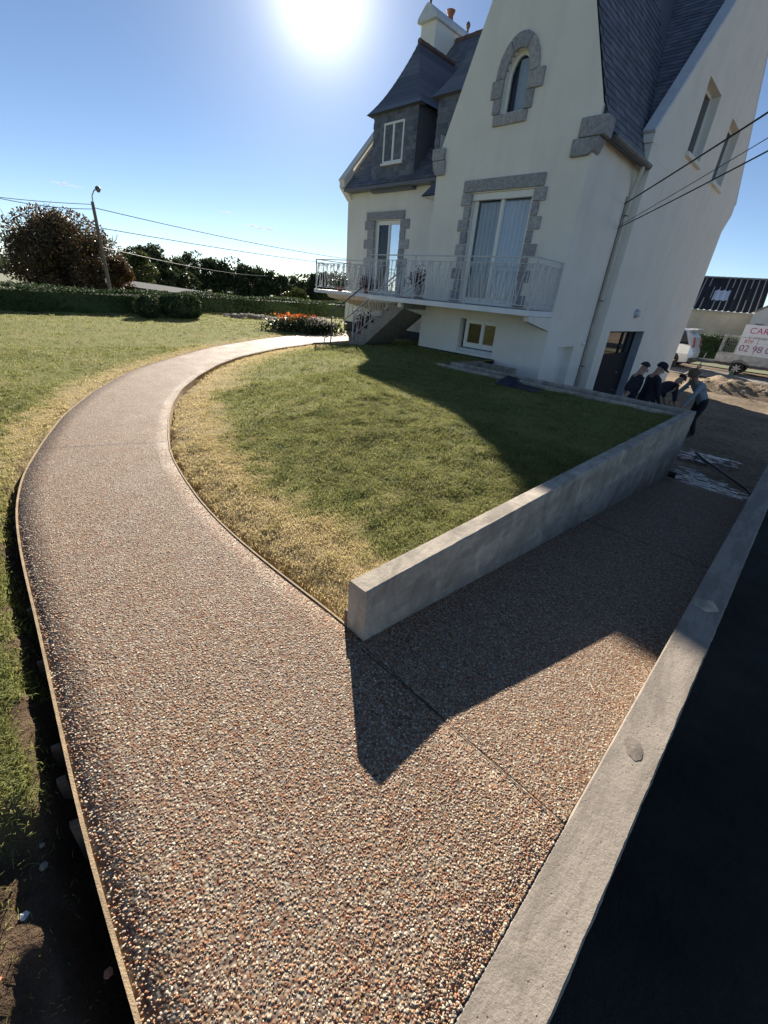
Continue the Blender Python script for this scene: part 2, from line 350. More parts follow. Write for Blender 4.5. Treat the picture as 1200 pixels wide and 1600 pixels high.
def np_dist(P, line):
    d = np.full(len(P), 1e9)
    for a, b in zip(line[:-1], line[1:]):
        a = np.array(a); b = np.array(b); ab = b - a; t = np.clip(((P - a) @ ab) / max(ab @ ab, 1e-9), 0, 1)
        d = np.minimum(d, np.hypot(*(P - (a + t[:, None] * ab)).T))
    return d
def panel(mb, O, U, outer, holes, depth, V=(0, 0, 1)):
    """flat wall with real openings: outline and holes in (u, v), reveals run back by the vector depth"""
    O = Vector(O); U = Vector(U); V = Vector(V); depth = Vector(depth); vs = []; es = []
    for poly in [outer] + holes:
        o = len(vs); vs += [Vector(p) for p in poly]; es += [(o + i, o + (i + 1) % len(poly)) for i in range(len(poly))]
    ov, oe, of, *_ = delaunay_2d_cdt(vs, es, [], 0, 1e-6)
    fs = []
    for f in of:
        c = sum((ov[i] for i in f), Vector((0, 0))) / len(f)
        if inpoly(c, outer) and not any(inpoly(c, h) for h in holes): fs.append(tuple(f))
    mb.add([O + U * p.x + V * p.y for p in ov], fs)
    for h in holes:
        n = len(h); q = [O + U * p[0] + V * p[1] for p in h]
        mb.add(q + [p + depth for p in q], [(i, (i + 1) % n, n + (i + 1) % n, n + i) for i in range(n)])
    return mb
def rect(u0, u1, v0, v1): return [(u0, v0), (u1, v0), (u1, v1), (u0, v1)]
def smooth01(a, b, x): t = np.clip((x - a) / (b - a), 0, 1); return t * t * (3 - 2 * t)
def leaves(P, size, up=0.0, elong=1.6, N=None):
    """one bent diamond leaf per point; N optional outward normals"""
    n = len(P); d = RNG.normal(size=(n, 3));
    if N is not None: d = d * 0.6 + N * 0.9
    d[:, 2] += up; d /= np.linalg.norm(d, axis=1)[:, None]
    q = np.cross(d, RNG.normal(size=(n, 3))); q /= np.linalg.norm(q, axis=1)[:, None]; w = np.cross(d, q)
    s_ = (size * RNG.uniform(0.6, 1.3, n))[:, None]
    V = np.stack([P, P + q * s_ * elong * .5 + w * s_ * .5, P + q * s_ * elong + d * s_ * 0.25, P + q * s_ * elong * .5 - w * s_ * .5], 1).reshape(-1, 3)
    return V, np.arange(4 * n).reshape(-1, 4)
def leaf_obj(name, P, size, mat, parent=None, N=None, up=0.0, rnd=None):
    V, F = leaves(P, size, up, N=N); r = RNG.random(len(P)) if rnd is None else rnd
    return link(name, np_mesh(name, V, F, [('rnd', 'FACE', r)]), mat, parent)
def rock(mb, c, r, sq=0.7):
    bm = bmesh.new(); bmesh.ops.create_icosphere(bm, subdivisions=1, radius=1.0); o = Vector((random.random() * 9, random.random() * 9, 0))
    vs = [Vector(c) + Vector((v.co.x * r, v.co.y * r, v.co.z * r * sq)) * (1 + 0.35 * mnoise.noise(v.co * 1.3 + o)) for v in bm.verts]
    fs = [[v.index for v in f.verts] for f in bm.faces]; bm.free(); mb.add(vs, fs)

# ================================================================== ground, path, ramp, walls
PL = [(-13.6, 12.0), (-13.5, 10.9), (-13.359, 9.829), (-12.997, 8.386), (-12.26, 6.904), (-11.097, 5.033), (-9.964, 3.738), (-9.013, 2.767), (-8.414, 2.235), (-7.17, 1.42), (-6.106, 0.866), (-5.246, 0.531), (-4.444, 0.256), (-4.231, 0.203), (-3.743, 0.103), (-3.275, 0.05), (-2.807, 0.014), (-2.535, 0.001), (-2.099, -0.025), (-1.505, -0.063), (-1.188, -0.084), (-0.874, -0.095), (-0.55, -0.1), (-0.03, -0.11)]
PR = [(-11.75, 12.0), (-11.7, 10.9), (-11.55, 9.7), (-11.169, 8.218), (-10.482, 6.513), (-9.478, 4.875), (-8.703, 4.002), (-7.791, 3.208), (-6.898, 2.546), (-6.067, 2.083), (-5.411, 1.79), (-4.816, 1.562), (-4.281, 1.379), (-3.758, 1.265), (-3.175, 1.17), (-2.798, 1.132), (-2.429, 1.115), (-1.86, 1.122), (-1.492, 1.142), (-1.26, 1.145)]
def resample(line, n):
    P = np.array(line); d = np.r_[0, np.cumsum(np.hypot(*np.diff(P, axis=0).T))]; t = np.linspace(0, d[-1], n)
    q = np.stack([np.interp(t, d, P[:, 0]), np.interp(t, d, P[:, 1])], 1)
    for _ in range(3): q[1:-1] = (q[:-2] + 2 * q[1:-1] + q[2:]) / 4
    return q
PLs = resample(PL, 150); PRs = resample(PR, 130)
PATH = [tuple(p) for p in PLs] + [(-0.03, 1.1), (-1.13, 1.1), (-1.13, 1.145)] + [tuple(p) for p in PRs[::-1]]
WALLX0, WALLX1 = -1.26, -1.13
def fbm(P, sc, seed=0.0, oct=3):
    return np.array([mnoise.fractal(Vector((x * sc + seed, y * sc - seed, seed)), 1.0, 2.0, oct) for x, y in P])
def lawn_h(P):
    """height, dryness and bareness of the garden at points P"""
    dl = np_dist(P, PLs[::3]); dr = np_dist(P, PRs[::3]); ins = np_inpoly(P, PATH[::2])
    inner = (dr < dl)
    h = np.where(inner, -0.03 + 0.21 * smooth01(0.3, 3.2, dr) + 0.06 * smooth01(0.05, 0.35, dr), -0.03 + 0.05 * smooth01(0.3, 3, dl))
    n = fbm(P, 1.3, 3.1); n2 = fbm(P, 7.0, 8.2)
    h -= 1.25 * smooth01(22.5, 38.0, -P[:, 0])
    h += 0.03 * n * smooth01(0.1, 1, np.minimum(dl, dr)) + 0.009 * n2
    near = 1 - smooth01(3.5, 7.0, np.hypot(P[:, 0], P[:, 1]))
    h -= np.where(inner, 0.05, 0.10 * near + 0.05) * (1 - smooth01(0.03 + 0.03 * n2, np.where(inner, 0.09, 0.13) + 0.05 * n2, np.minimum(dl, dr)))
    pit = smooth01(-1.42, -1.22, P[:, 0] + 0.10 * n2) * (P[:, 1] < 0.0)
    h -= 0.11 * pit * smooth01(-1.5, -1.2, P[:, 0])
    h += 0.05 * pit * n2
    dry = np.where(inner, 1 - smooth01(0.3, 0.95 + 0.6 * n, dr + 0.28 * n2 + 0.1 * n), 0.85 * (1 - smooth01(0.25, 0.7, dl + 0.25 * n2)) * smooth01(2.5, 6, -P[:, 0]))
    dry = np.clip(dry + 0.5 * smooth01(0.15, 0.6, n + 0.5 * n2) * np.where(inner, 0.7 * (1 - smooth01(1.5, 4.5, P[:, 1])), 0.22), 0, 1)
    bare = np.clip(np.where(inner, 0.8 * (1 - smooth01(0.03, 0.10, dr)), (1 - smooth01(0.06, 0.16, dl + 0.10 * n2)) * (0.35 + 0.65 * near)) + pit, 0, 1)
    return np.where(ins, -0.22, h), dry, bare, ins
def axis(*segs):
    out = []
    for a, b, st in segs: out += list(np.arange(a, b - st * 0.25, st))
    return out
X1 = np.array(axis((-64, -26, 3.0), (-26, -15, 1.0), (-15, -7, 0.3), (-7, -4, 0.12), (-4, -1.7, 0.05), (-1.7, -1.2, 0.025)) + [-1.2]); X1 = np.unique(np.round(np.r_[X1, -5.9], 4))
X2 = np.array(axis((-1.175, -0.4, 0.025), (-0.4, -0.05, 0.1)) + [-0.05])
Y = np.unique(np.round(np.r_[axis((-14, -2.4, 1.5), (-2.4, -0.9, 0.15), (-0.9, -0.05, 0.025), (-0.05, 1.6, 0.05), (1.6, 4, 0.12), (4, 12, 0.35), (12, 30, 1.0), (30, 90, 5.0)), 1.15, 7.66, 90], 4))
XX = np.r_[X1, X2]; GX, GY = np.meshgrid(XX, Y, indexing='ij'); P = np.stack([GX.ravel(), GY.ravel()], 1)
H, DRY, BARE, _ = lawn_h(P); ny = len(Y); F = []
for i in range(len(XX) - 1):
    for j in range(ny - 1):
        xc = (XX[i] + XX[i + 1]) / 2; yc = (Y[j] + Y[j + 1]) / 2
        if yc > 1.0 and xc > -1.2: continue
        if yc > 7.66 and xc > -5.9: continue
        if -14.7 < xc < -4.7 and yc > 12.8: continue
        F.append((i * ny + j, (i + 1) * ny + j, (i + 1) * ny + j + 1, i * ny + j + 1))
lawn = tag(link('lawn', np_mesh('lawn', np.c_[P, H], F, [('dry', 'POINT', DRY), ('bare', 'POINT', BARE)]), 'lawn', smooth=True), kind='structure')

g = MB(); g.add([(-2500, -2500, -1.35), (2500, -2500, -1.35), (2500, 2500, -1.35), (-2500, 2500, -1.35)], [(0, 1, 2, 3)]); struct('ground', g, 'field')
# lower yard: uneven soil right of and behind the house
xs = np.r_[np.arange(-24, -6, 1.5), np.arange(-6, 3.0, 0.16), np.arange(3.0, 60, 3.0)]; ys = np.r_[np.arange(-14, 6, 1.0), np.arange(6, 15, 0.16), np.arange(15, 27, 0.35), np.arange(27, 75, 3.0)]
gx, gy = np.meshgrid(xs, ys, indexing='ij'); P = np.stack([gx.ravel(), gy.ravel()], 1)
nz = fbm(P, 0.8, 5.0); nz2 = fbm(P, 3.0, 2.0)
hz = -1.0 + 0.03 * nz + 0.035 * nz2 * (P[:, 1] > 8) - 0.18 * smooth01(9.5, 7.0, P[:, 1]) * 0
hz += np.where(P[:, 1] < 9.0, -0.0, 0); ny2 = len(ys); F = []
for i in range(len(xs) - 1):
    for j in range(ny2 - 1):
        xc = (xs[i] + xs[i + 1]) / 2; yc = (ys[j] + ys[j + 1]) / 2
        if xc < -1.0 and yc < 8.05 and not (xc > -1.0): continue
        if xc < -6 and yc < 20: continue
        F.append((i * ny2 + j, (i + 1) * ny2 + j, (i + 1) * ny2 + j + 1, i * ny2 + j + 1))
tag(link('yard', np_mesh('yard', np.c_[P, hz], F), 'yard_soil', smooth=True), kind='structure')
g = MB(); g.add([(-30, 26.6, -0.955), (40, 27.6, -0.955), (40, 33.0, -0.955), (-30, 33.0, -0.955)], [(0, 1, 2, 3)]); struct('access_road', g, 'road')
# wet cement slurry left on the soil at the foot of the ramp
def blotch(pts, zf, st=0.017):
    """ragged islands of slurry: grid cells kept where a noise field is high inside the outline"""
    x0, y0 = np.min(pts, 0) - 0.1; x1, y1 = np.max(pts, 0) + 0.1; m = MB(); q = np.array(list(pts) + [pts[0]])
    for x in np.arange(x0, x1, st):
        for y in np.arange(y0, y1, st):
            c = np.array([[x, y]]); d = np_dist(c, q)[0] * (1 if inpoly((x, y), pts) else -1)
            if mnoise.fractal(Vector((x * 5.0 + y * 2.5, y * 10.0, 0.3)), 1, 2, 4) + min(d * 2.2, 0.42) > 0.18:
                m.add([(x, y, zf(x, y)), (x + st, y, zf(x + st, y)), (x + st, y + st, zf(x + st, y + st)), (x, y + st, zf(x, y + st))], [(0, 1, 2, 3)])
    return m

# path slab, 12 cm, washed aggregate
def path_z(x, y): return 0.0
bm = bmesh.new(); nl = len(PLs)
Q = resample([tuple(p) for p in PRs] , nl - 22)
Q = np.r_[Q, np.stack([np.linspace(-1.255, -1.13, 4)[1:], [1.145, 1.145, 1.12]], 1), np.stack([np.linspace(-1.13, -0.03, nl - len(Q) - 3 + 1)[1:], [1.1] * (nl - len(Q) - 3)], 1)]
NS = 8; V = []; Fq = []
for a, b in zip(PLs, Q):
    for k in range(NS + 1): V.append((*(a + (b - a) * k / NS), 0.0))
for i in range(nl - 1):
    for k in range(NS): Fq.append((i * (NS + 1) + k, i * (NS + 1) + k + 1, (i + 1) * (NS + 1) + k + 1, (i + 1) * (NS + 1) + k))
ring = [i * (NS + 1) for i in range(nl)] + [(nl - 1) * (NS + 1) + k for k in range(1, NS + 1)] + [i * (NS + 1) + NS for i in range(nl - 2, -1, -1)]
o = len(V); V += [(V[i][0], V[i][1], -0.2) for i in ring]
Fq += [(ring[i], ring[i + 1], o + i + 1, o + i) for i in range(len(ring) - 1)]
path = tag(link('garden_path', np_mesh('garden_path', V, Fq), 'gravel'), kind='structure')
# the ramp falls from the path to the yard between the two walls
RY0, RY1, RZ1 = 1.104, 7.85, -0.72
def ramp_z(y): return RZ1 * (y - RY0) / (RY1 - RY0)
rp = MB(); V = []; Fq = []; NR = 40
for i in range(NR + 1):
    y = RY0 + (RY1 - RY0) * i / NR
    for k in range(7): V.append((-1.13 + 1.1 * k / 6, y, ramp_z(y)))
for i in range(NR):
    for k in range(6): Fq.append((i * 7 + k, i * 7 + k + 1, (i + 1) * 7 + k + 1, (i + 1) * 7 + k))
o = len(V); V += [(V[NR * 7 + k][0], RY1, -1.1) for k in range(7)]; Fq += [(NR * 7 + k, NR * 7 + k + 1, o + k + 1, o + k) for k in range(6)]
tag(link('ramp', np_mesh('ramp', V, Fq), 'gravel'), kind='structure')
one('slurry_patch', blotch([(-1.12, 7.87), (-0.05, 7.87), (-0.05, 8.5), (-0.35, 9.0), (-0.75, 9.3), (-1.14, 9.7)], lambda x, y: -0.802 - 0.0812 * (y - 7.86)), 'slurry', 'wet pale cement slurry at the foot of the ramp', 'slurry')
one('slurry_patch', blotch([(-1.5, 10.3), (-1.0, 10.2), (-0.6, 10.5), (-0.5, 10.9), (-1.0, 11.1), (-1.6, 10.8)], lambda x, y: -0.935), 'slurry', 'smaller pale slurry smear on the soil past the ramp', 'slurry')
struct('ramp_foot', MB().add([(-1.13, 7.86, -0.81), (-0.03, 7.86, -0.81), (0.0, 10.2, -1.0), (-1.6, 10.2, -1.0)], [(0, 1, 2, 3)]), 'yard_soil')
# joints: dark strips sunk between slab bays (the bays have a hair gap in reality)
def joint(a, b, w, z0, z1):
    a = Vector(a); b = Vector(b); d = (b - a).normalized(); q = Vector((-d.y, d.x)) * w / 2; n = 24; vs = []
    for i in range(n + 1):
        t = i / n; p = a + (b - a) * t; j = q * (0.8 + 0.5 * mnoise.noise(Vector((p.x * 9, p.y * 9, 2)))) ; zz = z0 + (z1 - z0) * t
        vs += [(p.x - j.x, p.y - j.y, zz), (p.x + j.x, p.y + j.y, zz)]
    return MB().add(vs, [(2 * i, 2 * i + 1, 2 * i + 3, 2 * i + 2) for i in range(n)])
for lab, a, b, w, z in (('narrow dark control joint across path from wall end to right wall', (-1.12, 1.118), (-0.09, 1.087), 0.0045, 0.004), ('hairline joint across the curved middle of the path', (-5.0, 0.45), (-4.62, 1.48), 0.009, 0.004), ('hairline joint across the shaded ramp', (-1.12, 4.3), (-0.03, 4.3), 0.012, ramp_z(4.3) + 0.005)):
    one('control_joint', joint(a, b, w, z, z), 'cable', lab, 'joint')

# concrete walls
def rough_wall(x0, x1, y0, y1, z0, z1, e=0.004, b=0.012, st=0.03):
    """cast wall along y with slightly broken arrises"""
    n = int((y1 - y0) / st); m = MB(); vs = []
    for i in range(n + 1):
        y = y0 + (y1 - y0) * i / n; q = lambda k: e * (mnoise.noise(Vector((y * 9, k, 0))) + 0.8 * mnoise.noise(Vector((y * 33, k, 5))))
        vs += [(x0, y, z0), (x0 + q(1) * .4, y, z1 - b), (x0 + b + q(2) * .5, y, z1 + q(3) * .2), ((x0 + x1) / 2, y, z1 + q(4) * .3), (x1 - b + q(5), y, z1 + q(6) * .2), (x1 + q(7), y, z1 - b), (x1, y, z0)]
    m.add(vs, [(7 * i + k, 7 * i + k + 1, 7 * i + 8 + k, 7 * i + 7 + k) for i in range(n) for k in range(6)] + [tuple(range(7)), tuple(range(7 * n, 7 * n + 7))]); return m
one('retaining_wall', rough_wall(WALLX0, WALLX1, 1.145, 8.19, -1.1, 0.31, 0.0025, 0.01), 'concrete_form', 'long grey cast concrete wall between the lawn and the ramp', 'wall')
w = rough_wall(-0.028, 0.145, -2.0, 9.6, -1.15, 0.0, 0.0028, 0.006, 0.02); one('retaining_wall', w, 'concrete', 'low concrete wall with pale top running along the right of the ramp', 'wall')
one('garden_wall', MB().box(-5.9, WALLX0 - 0.002, 8.10, 8.19, -1.1, 0.309), 'concrete_form', 'thin concrete wall nearest the house at the back of the lawn', 'wall', bevel=0.006)
one('garden_wall', MB().box(-5.9, WALLX0 - 0.002, 7.62, 7.71, -0.3, 0.305), 'concrete_form', 'thin concrete edging wall on the lawn side of the dark gutter', 'wall', bevel=0.006)
struct('gutter_bed', MB().box(-5.9, WALLX0 - 0.002, 7.71, 8.10, -0.3, 0.2), 'plinth')
one('window_well', MB().box(-6.0, -5.85, 8.22, 9.4, -0.3, 0.27).box(-5.85, -4.9, 9.15, 9.3, -0.3, 0.262), 'concrete', 'short concrete kerb of the basement window well', 'kerb', bevel=0.006)
# mortar patches and repaired stone on the right-hand wall
def disc(c, rx_, ry_, rot, z, n=22, jag=0.18):
    vs = [(c[0], c[1], z + 0.004)]
    for k in range(n):
        a = 2 * math.pi * k / n; r = 1 + jag * mnoise.noise(Vector((math.cos(a) * 2, math.sin(a) * 2, c[1])))
        x, y = rx_ * r * math.cos(a), ry_ * r * math.sin(a); vs.append((c[0] + x * math.cos(rot) - y * math.sin(rot), c[1] + x * math.sin(rot) + y * math.cos(rot), z))
    return MB().add(vs, [(0, 1 + k, 1 + (k + 1) % n) for k in range(n)])
one('mortar_patch', disc((0.05, 1.594), 0.035, 0.055, 0.3, 0.002), 'concrete_dark', 'dark oval mortar patch on top of the right wall', 'patch')
o = MB(); rock(o, (0.045, 3.0, -0.005), 0.085, 0.26); one('mortar_lump', o, 'concrete_form', 'cracked mortar repair lump on the right wall', 'mortar', smooth=True)

# timber formwork left along both path edges, with stakes
def strip(line, off, th, z0, z1):
    q = np.array(line); t = np.gradient(q, axis=0); t /= np.linalg.norm(t, axis=1)[:, None]; nrm = np.stack([-t[:, 1], t[:, 0]], 1)
    a = q + nrm * off; b = q + nrm * (off + th); n = len(q); vs = []
    wob = [0.002 * mnoise.noise(Vector((p[0] * 2, p[1] * 2, 0))) for p in q]
    for i in range(n): vs += [(a[i][0], a[i][1], z0), (a[i][0], a[i][1], z1 + wob[i]), (b[i][0], b[i][1], z1 + wob[i]), (b[i][0], b[i][1], z0)]
    fs = [(4 * i + k, 4 * i + (k + 1) % 4, 4 * i + 4 + (k + 1) % 4, 4 * i + 4 + k) for i in range(n - 1) for k in range(4)]
    return MB().add(vs, fs + [(0, 1, 2, 3), (4 * n - 1, 4 * n - 2, 4 * n - 3, 4 * n - 4)])
one('edging_board', strip(PLs[40:], 0.0, -0.011, -0.2, 0.006), 'wood_form', 'thin bent timber board edging the outer left side of the path', 'edging')
one('edging_board', strip(PRs[30:], 0.0, 0.010, -0.15, 0.007), 'wood_form', 'thin bent timber board between the path and the inner lawn', 'edging')
def stake(x, y, dx, dy, lab, grp, top=0.0):
    b = MB(); w_ = 0.013; l = 0.03; d = Vector((dx, dy)).normalized(); n = Vector((-d.y, d.x)); jit = random.uniform(-0.2, 0.2); n = (n + d * jit).normalized()
    base = Vector((x, y)) + n * 0.012; q = [base - d * w_, base + d * w_, base + d * w_ + n * l, base - d * w_ + n * l]
    b.prism([(p.x, p.y, -0.32) for p in q], (0, 0, 0.265 + top + random.uniform(-0.015, 0.0)))
    one('formwork_stake', b, 'wood_old', lab, 'stake', grp, bevel=0.003)
ORD = ['nearest', 'second nearest', 'third nearest', 'fourth nearest', 'fifth nearest', 'sixth nearest', 'seventh nearest', 'eighth nearest', 'ninth nearest', 'farthest']
for k, (x, y) in enumerate(((-1.176, -0.085), (-1.375, -0.084), (-1.53, -0.072), (-2.053, -0.032), (-2.52, 0.0), (-3.56, 0.083), (-3.71, 0.1), (-3.87, 0.13))):
    stake(x, y, -1, 0.1, ORD[k] + ' timber stake against the outer path edging board', 'stakes along the outer path edge')
for k, (x, y) in enumerate(((-1.65, 1.135), (-2.246, 1.12), (-2.495, 1.12), (-2.694, 1.128), (-2.873, 1.142), (-3.175, 1.17), (-4.0, 1.32), (-4.6, 1.49), (-5.2, 1.71), (-6.4, 2.26))):
    stake(x, y, 1, 0.0, ORD[k] + ' timber stake against the inner path edging board', 'stakes along the inner path edge', -0.01)
one('formwork_stake', MB().box(-1.29, -1.264, 1.15, 1.17, -0.2, 0.1), 'wood_old', 'reddish stake standing at the near end of the long wall', 'stake')
# stones and rubble in the bare strip bottom left
def soil_z(x, y): return float(lawn_h(np.array([[x, y]]))[0][0])
for x, y, r, m, lab in ((-1.166, -0.218, 0.014, 'stone', 'fist sized pinkish stone in the shaded trench'), (-1.235, -0.21, 0.010, 'stone', 'small brown stone beside the shaded trench stone'), (-1.06, -0.285, 0.014, 'slab_white', 'white plaster lump in the bare soil'), (-0.93, -0.36, 0.016, 'terracotta', 'orange brick fragment in the sunlit soil corner')):
    b = MB(); rock(b, (x, y, soil_z(x, y) + r * 0.4), r); one('rubble_stone', b, m, lab, 'stone')
b = MB(); rock(b, (-0.72, -0.135, -0.05), 0.013, 0.6); one('rubble_stone', b, 'terracotta', 'pale red stone chip wedged against the path board', 'stone')

# embedded pebbles of the washed surface close to the camera
def pebbles(n, region, zf, name, parent):
    P = region(n); r = 0.0027 + 0.0044 * RNG.random(len(P)) ** 2.0; a = RNG.uniform(0, 6.28, len(P)); el = RNG.uniform(0.42, 1.0, len(P)); k = np.arange(5) * 2 * np.pi / 5
    V = []
    for rad, hh in ((1.0, -0.0015), (0.76, 0.0015)):
        jr = RNG.uniform(0.7, 1.2, (len(P), 5)) * rad * r[:, None]; cx = jr * np.cos(k)[None]; cy = jr * np.sin(k)[None] * el[:, None]
        X = P[:, :1] + cx * np.cos(a)[:, None] - cy * np.sin(a)[:, None]; Yv = P[:, 1:2] + cx * np.sin(a)[:, None] + cy * np.cos(a)[:, None]
        V.append(np.stack([X, Yv, zf(Yv) + hh * RNG.uniform(0.5, 1.4, (len(P), 1)) * np.ones((1, 5)) + RNG.normal(0, 0.0005, X.shape)], 2))
    V = np.concatenate(V, 1).reshape(-1, 3); b = np.arange(len(P))[:, None] * 10; F = []
    T = [(0, 1, 6, 5), (1, 2, 7, 6), (2, 3, 8, 7), (3, 4, 9, 8), (4, 0, 5, 9), (5, 6, 7, 7), (5, 7, 8, 8), (5, 8, 9, 9)]
    T3 = [t for q in T[:5] for t in ((q[0], q[1], q[2]), (q[0], q[2], q[3]))] + [(5, 6, 7), (5, 7, 8), (5, 8, 9)]
    F = np.concatenate([b + np.array(t)[None] for t in T3]); rn = np.tile(RNG.random(len(P)), len(T3))
    o = link(name, np_mesh(name, V, F, [('rnd', 'FACE', rn)]), 'pebble', parent, smooth=False); o['kind'] = 'stuff'; return o
PATHa = np.array(PATH)
def reg_path(n):
    x = -0.03 - RNG.random(n) ** 1.55 * 6.5; y = np.where(x > -3.6, RNG.uniform(-0.12, 1.25, n), RNG.uniform(0, 2.4, n)); P = np.stack([x, y], 1)
    return P[np_inpoly(P, PATHa) & ~((y > 1.09) & (x > -1.13)) & (RNG.random(n) > smooth01(2.2, 6.3, -x))]
def reg_ramp(n):
    return np.stack([RNG.uniform(-1.128, -0.032, n), 1.108 + RNG.random(n) ** 1.4 * 2.6], 1)
pebbles(80000, reg_path, lambda y: y * 0, 'pebbles', path)
pebbles(21000, reg_ramp, lambda y: RZ1 * (y - RY0) / (RY1 - RY0), 'pebbles', bpy.data.objects['ramp'])

# grass blades
def grass():
    pts = []
    def ringpts(n, x0, x1, y0, y1): return np.stack([RNG.uniform(x0, x1, n), RNG.uniform(y0, y1, n)], 1)
    pts.append(ringpts(46000, -4.5, -1.27, -0.6, 4.6)); pts.append(ringpts(30000, -6.5, -1.27, 0.8, 7.6)); pts.append(ringpts(22000, -11.5, -4, -1.5, 9.8)); pts.append(ringpts(20000, -8, -2.5, -2.6, 1.0))
    pts.append(ringpts(16000, -21, -6, -4, 14)); pts.append(ringpts(16000, -4.0, -0.5, -0.8, 0.1))
    P = np.concatenate(pts); d = np.hypot(P[:, 0], P[:, 1])
    h, dry, bare, ins = lawn_h(P)
    ok = ~ins & (RNG.random(len(P)) > bare * 0.93) & ~((P[:, 0] > WALLX0 - 0.01) & (P[:, 1] > 1.12)) & ~((P[:, 0] > -8.6) & (P[:, 1] > 9.9)) & ~((P[:, 0] > -5.9) & (P[:, 1] > 7.6))
    fx, fy = -0.60289, 0.648651  # keep only the half plane the lens can see
    ok &= (P[:, 0] * fx + P[:, 1] * fy > -0.4)
    P = P[ok]; h = h[ok]; dry = dry[ok]; d = d[ok]; nb = 4; n = len(P)
    clump = np.repeat(np.c_[P, h], nb, 0); m = len(clump); rep = lambda a: np.repeat(a, nb)
    dd = rep(d); cn = rep(fbm(P, 5.5, 1.7, 2)); ln = RNG.uniform(0.010, 0.028, m) * np.clip(1 + 0.8 * cn, 0.55, 1.6) * (1 + 0.05 * dd) * np.where(rep(dry) > 0.5, 0.8, 1.0); wd = 0.0012 * (1 + 0.24 * dd) * RNG.uniform(0.7, 1.3, m)
    a = RNG.uniform(0, 2 * np.pi, m); lean = RNG.uniform(0.3, 1.5, m); off = RNG.normal(0, 1, (m, 2)) * (0.012 * (1 + 0.12 * dd))[:, None]
    b = clump.copy(); b[:, :2] += off; b[:, 2] -= 0.003
    dr = np.stack([np.cos(a), np.sin(a)], 1); sd = np.stack([-dr[:, 1], dr[:, 0]], 1)
    z = np.zeros((m, 1)); mid = b + np.c_[dr * (ln * lean * 0.3)[:, None], (ln * 0.6)[:, None]]; tip = b + np.c_[dr * (ln * lean)[:, None], (ln * (1.02 - 0.3 * lean * 0.5))[:, None]]
    w3 = np.c_[sd * wd[:, None], z]
    V = np.stack([b - w3, b + w3, mid + w3 * 0.8, tip, mid - w3 * 0.8], 1).reshape(-1, 3); base = np.arange(m)[:, None] * 5
    F = np.concatenate([base + np.array([[0, 1, 2]]), base + np.array([[0, 2, 4]]), base + np.array([[4, 2, 3]])])
    rn = np.clip(rep(np.clip(dry + RNG.normal(0, 0.16, n), 0, 1)) * 0.66 + RNG.normal(0.18, 0.14, m) - 0.15 * cn, 0, 1); rn = np.tile(rn, 3)
    o = link('grass', np_mesh('grass', V, F, [('rnd', 'FACE', rn)]), 'grass_blade'); tag(o, 'short mown lawn grass, dry and yellow along the path', 'grass', kind='stuff')
grass()

# ================================================================== the house
house = thing('house', 'large cream rendered house with granite trim, steep slate roofs and balcony', 'house', (-9.7, 15.0, 0.0))
FX0, FX1, FY = -8.517, -4.69, 10.0           # projecting gable
GX, MY, BY, LX = -4.459, 12.6, 21.45, -14.95  # right gable wall, main front, back wall, left gable
AX, AZ = -6.503, 9.5
def stone(poly, ext, parent=house, name='granite_block', mat='granite', bev=0.012):
    return MB().prism(poly, ext).build(name, mat, parent, bevel=bev, seg=2)
def yblock(x0, x1, z0, z1, y, d=0.05, sk=0.0, **k):   # block on a wall that faces -y
    return stone([(x0, y - d, z0), (x1, y - d, z0 + sk), (x1, y - d, z1 + sk), (x0, y - d, z1)], (0, d + 0.05, 0), **k)
# --- walls (front gable, with real openings)
ARC = [(-6.93, 5.12), (-6.37, 5.12)] + [(-6.65 + 0.28 * math.cos(a), 5.68 + 0.42 * math.sin(a)) for a in np.linspace(0, math.pi, 11)]
FW0, FW1, FWZ = -7.36, -5.73, 3.78
BW = (-7.166, -6.05, 0.38, 1.13)
wf = MB()
panel(wf, (0, FY, 0), (1, 0, 0), [(FX0, 0.12), (FX1, -1.05), (FX1, 4.98), (AX, AZ), (FX0, 4.58)], [rect(FW0, FW1, 1.47, FWZ), rect(*BW), ARC], (0, 0.22, 0))
wf.build('front_gable_wall', 'plaster', house)
w2 = MB(); panel(w2, (FX1, 0, 0), (0, 1, 0), [(FY, -1.05), (MY, -1.05), (MY, 4.56), (FY, 4.98)], [rect(10.7, 11.63, -0.99, 0.72)], (-0.22, 0, 0))
panel(w2, (0, MY, 0), (1, 0, 0), rect(FX1, GX, -1.05, 5.0), [], (0, 0, 0)); w2.build('side_wall', 'plaster', house)
w3 = MB(); D0, D1, DZ = 13.21, 16.27, 1.10
W1 = rect(14.74, 16.06, 5.24, 6.67); W2 = rect(17.78, 19.1, 5.24, 6.67)
panel(w3, (GX, 0, 0), (0, 1, 0), [(MY, -1.05), (BY, -1.05), (BY, 4.45), (22.0, 5.0), (21.96, 5.33), (17.03, 10.32), (12.32, 5.12), (12.3, 4.95), (MY, 4.9)], [rect(D0, D1, -0.99, DZ), W1, W2], (-0.26, 0, 0))
w3.build('right_gable_wall', 'plaster', house)
w4 = MB(); LW = (-13.42, -12.11, 1.47, 3.81)
DR = [(-9.75, 1.47), (-8.75, 1.47), (-8.75, 3.1)] + [(-9.25 + 0.5 * math.cos(a), 3.1 + 0.55 * math.sin(a)) for a in np.linspace(0, math.pi, 9)][1:]
panel(w4, (0, MY, 0), (1, 0, 0), rect(LX, FX0 - 0.02, 0.0, 4.86), [rect(*LW), DR], (0, 0.2, 0)); w4.build('front_wall', 'plaster', house)
